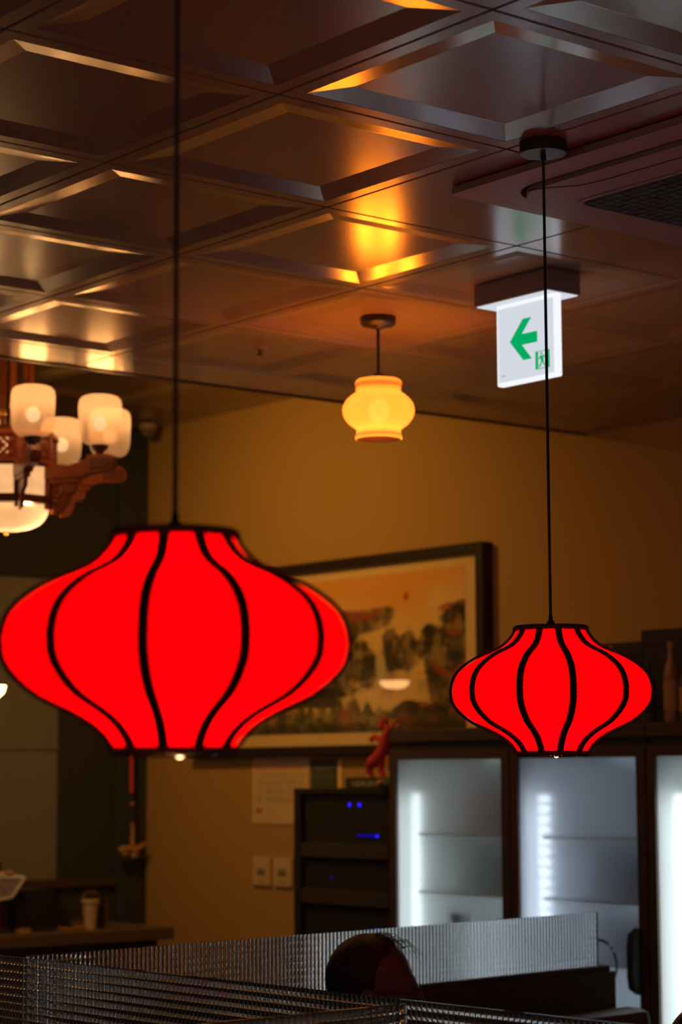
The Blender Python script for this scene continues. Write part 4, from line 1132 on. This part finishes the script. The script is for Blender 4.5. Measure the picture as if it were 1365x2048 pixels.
# ------------------------------------------------------------------ booths: reeded glass screens on dark bench backs
TOPZ, GH = 1.35, 0.155
def reeded(p0, p1, z0, z1, name, parent, amps, pitch=0.0137, vp=0.0178, thick=0.008):
    p0, p1 = Vector((p0[0], p0[1], 0)), Vector((p1[0], p1[1], 0))
    L = (p1 - p0).length; d = (p1 - p0).normalized(); n = Vector((-d.y, d.x, 0))
    nu = int(round(L / pitch)); nv = max(1, int(round((z1 - z0) / vp))); S = 16
    amp, ampv = amps
    us = [L * i / (nu * S) for i in range(nu * S + 1)]
    hs = [(amp * (1 - (2 * ((i % S) / S) - 1) ** 2) + 0.0017 * (1 - max(0.0, abs(2 * ((i % S) / S) - 1) - 0.75) / 0.25)) if i % S else 0.0 for i in range(nu * S + 1)]
    vsz = [z0 + (z1 - z0) * j / (nv * S) for j in range(nv * S + 1)]
    hv = [(ampv * (1 - (2 * ((j % S) / S) - 1) ** 2) + 0.0004 * (1 - (2 * ((j % S) / S) - 1) ** 8)) if j % S else 0.0 for j in range(nv * S + 1)]
    vs, fs = [], []
    for u, h in zip(us, hs):                       # face with upright ribs
        for z in (z0, z1):
            vs.append(p0 + d * u - n * (thick / 2 + h) + Vector((0, 0, z)))
    for i in range(len(us) - 1):
        fs.append((2 * i, 2 * i + 2, 2 * i + 3, 2 * i + 1))
    b = len(vs)
    for z, h in zip(vsz, hv):                      # face with level ribs
        for u in (0.0, L):
            vs.append(p0 + d * u + n * (thick / 2 + h) + Vector((0, 0, z)))
    for j in range(len(vsz) - 1):
        fs.append((b + 2 * j, b + 2 * j + 2, b + 2 * j + 3, b + 2 * j + 1))
    last = b + 2 * (len(vsz) - 1)
    fs.append(tuple([2 * i for i in reversed(range(len(us)))] + [b, b + 1]))            # bottom edge
    fs.append(tuple([2 * i + 1 for i in range(len(us))] + [last + 1, last]))             # top edge
    fs.append(tuple([0, 1] + [b + 2 * j for j in reversed(range(len(vsz)))]))           # ends
    k = 2 * (len(us) - 1)
    fs.append(tuple([k + 1, k] + [b + 2 * j + 1 for j in range(len(vsz))]))
    off = parent.location
    mb = MB().add([v - off for v in vs], fs)
    return mb.build(name, 'reeded_glass', parent, smooth=True, sharp=35)
def booth(p0, p1, label_s, label_b, pad_side, ext=0.05, seat=True, amps=(0.0004, 0.0010)):
    p0v, p1v = Vector((p0[0], p0[1], 0)), Vector((p1[0], p1[1], 0))
    d = (p1v - p0v).normalized(); n = Vector((-d.y, d.x, 0)) * pad_side
    mid = (p0v + p1v) / 2
    s = empty('glass_screen', (mid.x, mid.y, TOPZ - GH), label_s, 'glass screen', 'reeded glass screens of the booths')
    reeded(p0, p1, TOPZ - GH, TOPZ, 'reeded_pane', s, amps)
    b = empty('booth_bench' if seat else 'booth_divider', (mid.x, mid.y, 0), label_b, 'bench' if seat else 'divider')
    e = p1v + d * ext
    zt = TOPZ - GH
    def slab(q0, q1, off, w, z0, z1, nm, mat, bev):
        mb = MB().bar(q0 + n * off + Vector((0, 0, (z0 + z1) / 2)), q1 + n * off + Vector((0, 0, (z0 + z1) / 2)), w, z1 - z0)
        return mb.build(nm, mat, b, rel=True, bevel=bev)
    slab(p0v, e, 0.0, 0.06, 0.0, zt - 0.018, 'back_panel', 'wood_dark', 0.004)
    slab(p0v, e - d * 0.02, 0.0, 0.05, zt - 0.018, zt, 'cap_rail', 'wood_dark', 0.004)
    if not seat: return s, b
    slab(p0v, e + d * 0.035, 0.085, 0.11, 0.47, zt - 0.12, 'backrest', 'seat_leather', 0.03)
    slab(p0v, e + d * 0.035, 0.26, 0.46, 0.36, 0.47, 'seat_cushion', 'seat_leather', 0.03)
    slab(p0v, e, 0.26, 0.40, 0.0, 0.36, 'seat_base', 'wood_dark', 0.004)
    return s, b
# screen running away to the fridges, the near cross screen, and one coming towards the camera
booth((2.66, 4.409), (4.767, 4.670), 'long reeded glass screen behind the sitting person, ending before the fridges',
      'dark booth bench under the long glass screen before the fridges', -1, amps=(0.0009, 0.0004))
booth((2.613, 4.95), (2.675, 2.20), 'reeded glass screen crossing in front of the sitting person',
      'dark wooden divider under the glass screen crossing the foreground', -1, 0.0, False)
booth((2.610, 3.035), (1.30, 2.955), 'reeded glass screen at the bottom edge coming towards the camera',
      'dark wooden divider at the bottom edge under the nearest glass screen', 1, 0.0, False)

# ------------------------------------------------------------------ person sitting in the booth, head turned to the right
def remeshed(o, voxel, it=4):
    m = o.modifiers.new('merge', 'REMESH'); m.mode = 'VOXEL'; m.voxel_size = voxel; m.use_smooth_shade = True
    sm = o.modifiers.new('smooth', 'SMOOTH'); sm.factor = 0.5; sm.iterations = it
    return o
PX, PY = 3.36, 4.14
pe = empty('person', (PX, PY, 0), 'person with dark thinning hair and glasses sitting in the booth in profile', 'person')
HD = Vector((-0.035, -0.175, 1.262))            # middle of the head
HY = math.radians(-47)
def hp_(x, y, z):                              # head space: +x is where the face points
    c, s_ = math.cos(HY), math.sin(HY)
    return (HD.x + c * x - s_ * y, HD.y + s_ * x + c * y, HD.z + z)
def hsphere(mb, c, r, nu=20, nv=14):
    t = MB().sphere((0, 0, 0), r, nu, nv)
    return mb.add([hp_(c[0] + p[0], c[1] + p[1], c[2] + p[2]) for p in t.v], t.f)
bd = MB()
hsphere(bd, (-.012, 0, .028), (.094, .076, .092), 28, 18)     # skull
hsphere(bd, (.030, 0, -.02), (.062, .062, .085))              # face
hsphere(bd, (.050, 0, .018), (.044, .054, .028))              # brow
hsphere(bd, (.055, 0, -.088), (.032, .036, .024))             # chin
hsphere(bd, (.028, 0, -.072), (.052, .054, .034))             # jaw
bd.tube([hp_(.088, 0, .012), hp_(.104, 0, -.018), hp_(.106, 0, -.030), hp_(.088, 0, -.036)], [.009, .012, .014, .008], 8)
hsphere(bd, (.086, 0, -.060), (.012, .022, .010), 10, 8)      # lips
for s_ in (-1, 1):
    hsphere(bd, (-.012, .077 * s_, -.005), (.018, .010, .032), 12, 8)   # ears
    hsphere(bd, (.062, .032 * s_, -.030), (.022, .018, .018), 10, 8)    # cheeks
bd.tube([hp_(-.022, 0, -.06), (-.015, -.085, 1.13), (0, -.05, 1.06), (0, -.01, .98)], [.056, .056, .066, .09], 14)
bd.tube([(0, 0, .52), (0, .005, .65), (0, -.005, .80), (0, -.02, .95), (0, -.03, 1.03)], [.13, .125, .135, .14, .09], 18)
for s_ in (-1, 1):
    bd.tube([(.05 * s_, -.03, 1.04), (.17 * s_, -.03, 1.02), (.215 * s_, -.06, .90), (.225 * s_, -.09, .77), (.19 * s_, -.22, .70), (.135 * s_, -.35, .665), (.12 * s_, -.385, .655)], [.055, .056, .048, .042, .038, .029, .024], 12)
    # palm, four bent fingers and a thumb resting on the thigh
    bd.tube([(.12 * s_, -.385, .655), (.112 * s_, -.425, .645), (.108 * s_, -.46, .637)], [.026, .036, .034], 10)
    for k, (dx, ln) in enumerate(((-.027, .062), (-.009, .072), (.009, .068), (.026, .052))):
        x0 = .108 * s_ + dx
        bd.tube([(x0, -.455, .640), (x0 + dx * .2, -.455 - ln * .5, .640), (x0 + dx * .25, -.455 - ln * .85, .628), (x0 + dx * .25, -.455 - ln, .612)], [.0095, .009, .0085, .007], 8)
    bd.tube([(.112 * s_ - .028 * s_, -.405, .645), (.112 * s_ - .05 * s_, -.43, .640), (.112 * s_ - .058 * s_, -.462, .634)], [.012, .011, .009], 8)
    bd.tube([(.09 * s_, -.02, .565), (.105 * s_, -.22, .565), (.11 * s_, -.46, .545), (.11 * s_, -.50, .50), (.11 * s_, -.47, .30), (.11 * s_, -.45, .09)], [.085, .082, .062, .058, .052, .038], 14)
body = bd.build('body', 'skin', pe, smooth=True)
remeshed(body, 0.0075, 5)
jk = MB()
jk.tube([(0, 0, .54), (0, .005, .65), (0, -.005, .80), (0, -.02, .95), (0, -.03, 1.04), (-.005, -.05, 1.09)], [.15, .145, .155, .16, .11, .075], 20)
for s_ in (-1, 1):
    jk.tube([(.05 * s_, -.03, 1.045), (.175 * s_, -.03, 1.025), (.222 * s_, -.06, .90), (.232 * s_, -.09, .77), (.195 * s_, -.22, .70), (.14 * s_, -.345, .667)], [.068, .068, .060, .055, .050, .040], 14)
remeshed(jk.build('jacket', 'jacket', pe, smooth=True), 0.012, 4)
tr_ = MB().tube([(0, 0, .50), (0, 0, .60)], [.16, .155], 18)
for s_ in (-1, 1):
    tr_.tube([(.09 * s_, -.01, .56), (.105 * s_, -.22, .562), (.11 * s_, -.46, .54), (.11 * s_, -.505, .49), (.11 * s_, -.475, .30), (.11 * s_, -.455, .07)], [.092, .090, .073, .068, .064, .056], 14)
remeshed(tr_.build('trousers', 'jacket', pe, smooth=True), 0.014, 3)
for s_ in (-1, 1):
    sh = MB().sphere((.11 * s_, -.52, .035), (.045, .13, .045), 16, 10)
    sh.v = [(x, y, max(z, 0.004)) for x, y, z in sh.v]
    sh.build('shoe', 'black_plastic', pe, smooth=True)
# hair: a cap over the back and top of the skull, thin in front
hr = MB()
vs, fs = [], []
nu_, nv_ = 40, 22
for j in range(nv_ + 1):
    t = math.pi * j / nv_
    for i in range(nu_):
        a = 2 * math.pi * i / nu_
        x, y, z = math.sin(t) * math.cos(a), math.sin(t) * math.sin(a), math.cos(t)
        # the cap dips under the skin in front of the hairline and below the nape
        front = 0.10 + 0.62 * max(0.0, z) ** 1.5 + 0.05 * math.sin(11 * y + 3 * z)
        g = 1.0 + 0.012 * math.sin(9 * a) * math.sin(7 * t)
        if x > front: g -= 0.28 * min(1.0, (x - front) / 0.25)
        if z < -0.62: g -= 0.30 * min(1.0, (-0.62 - z) / 0.2)
        vs.append(hp_(-.016 + .104 * x * g, .0855 * y * g, .029 + .1005 * z * g))
for j in range(nv_):
    for i in range(nu_):
        fs.append((j * nu_ + i, j * nu_ + (i + 1) % nu_, (j + 1) * nu_ + (i + 1) % nu_, (j + 1) * nu_ + i))
hair = hr.add(vs, fs).build('hair', 'hair', pe, smooth=True, sharp=180)
st = MB()
r_ = random.Random(3)
for k in range(46):
    y0 = r_.uniform(-.05, .05); x0 = r_.uniform(-.02, .05)
    p0 = (x0, y0, .029 + .098 * math.sqrt(max(0.05, 1 - ((x0 + .016) / .104) ** 2 - (y0 / .0855) ** 2)))
    L = r_.uniform(.03, .07)
    st.tube([hp_(*p0), hp_(p0[0] + L * .5, y0 * 1.05, p0[2] + .006), hp_(p0[0] + L, y0 * 1.1, p0[2] - .018 - r_.uniform(0, .015))], [.0006, .0005, .0003], 4)
w_ = st.build('loose_strands', 'hair', hair); w_['kind'] = 'stuff'
gs = MB()
for s_ in (-1, 1):
    pts = [hp_(.096, .034 * s_ + .022 * math.cos(a), -.004 + .017 * math.sin(a)) for a in [2 * math.pi * i / 20 for i in range(21)]]
    gs.tube(pts, .0014, 6)
    gs.tube([hp_(.096, .056 * s_, .0), hp_(.04, .076 * s_, .004), hp_(-.02, .080 * s_, .002)], .0014, 6)
gs.tube([hp_(.097, -.012, .002), hp_(.100, 0, .005), hp_(.097, .012, .002)], .0014, 6)
gs.build('glasses', 'black_metal', pe, smooth=True)

# back of a dark chair just entering the frame at the lower right
chx = empty('dining_chair', (3.38, 2.855, 0), 'black high-backed chair whose rounded corner enters at the lower right edge', 'chair', rz=math.radians(-39))
MB().prism([(x, z + 1.02) for x, z in rrect(0.40, 0.60, 0.10, 8)], lambda a, b, d: (a, d, b), -0.02, 0.02).build('backrest', 'black_plastic', chx, smooth=True, bevel=0.008)
MB().prism(rrect(0.44, 0.42, 0.06, 6), lambda a, b, d: (a, b + 0.22, d), 0.42, 0.48).build('seat', 'black_plastic', chx, smooth=True, bevel=0.008)
for sx in (-1, 1):
    MB().tube([(sx * 0.17, 0.0, 0.75), (sx * 0.185, -0.01, 0.45), (sx * 0.19, -0.03, 0.0)], 0.014, 10).build('leg', 'black_metal', chx, smooth=True)
    MB().tube([(sx * 0.185, 0.40, 0.43), (sx * 0.19, 0.42, 0.0)], 0.014, 10).build('leg', 'black_metal', chx, smooth=True)
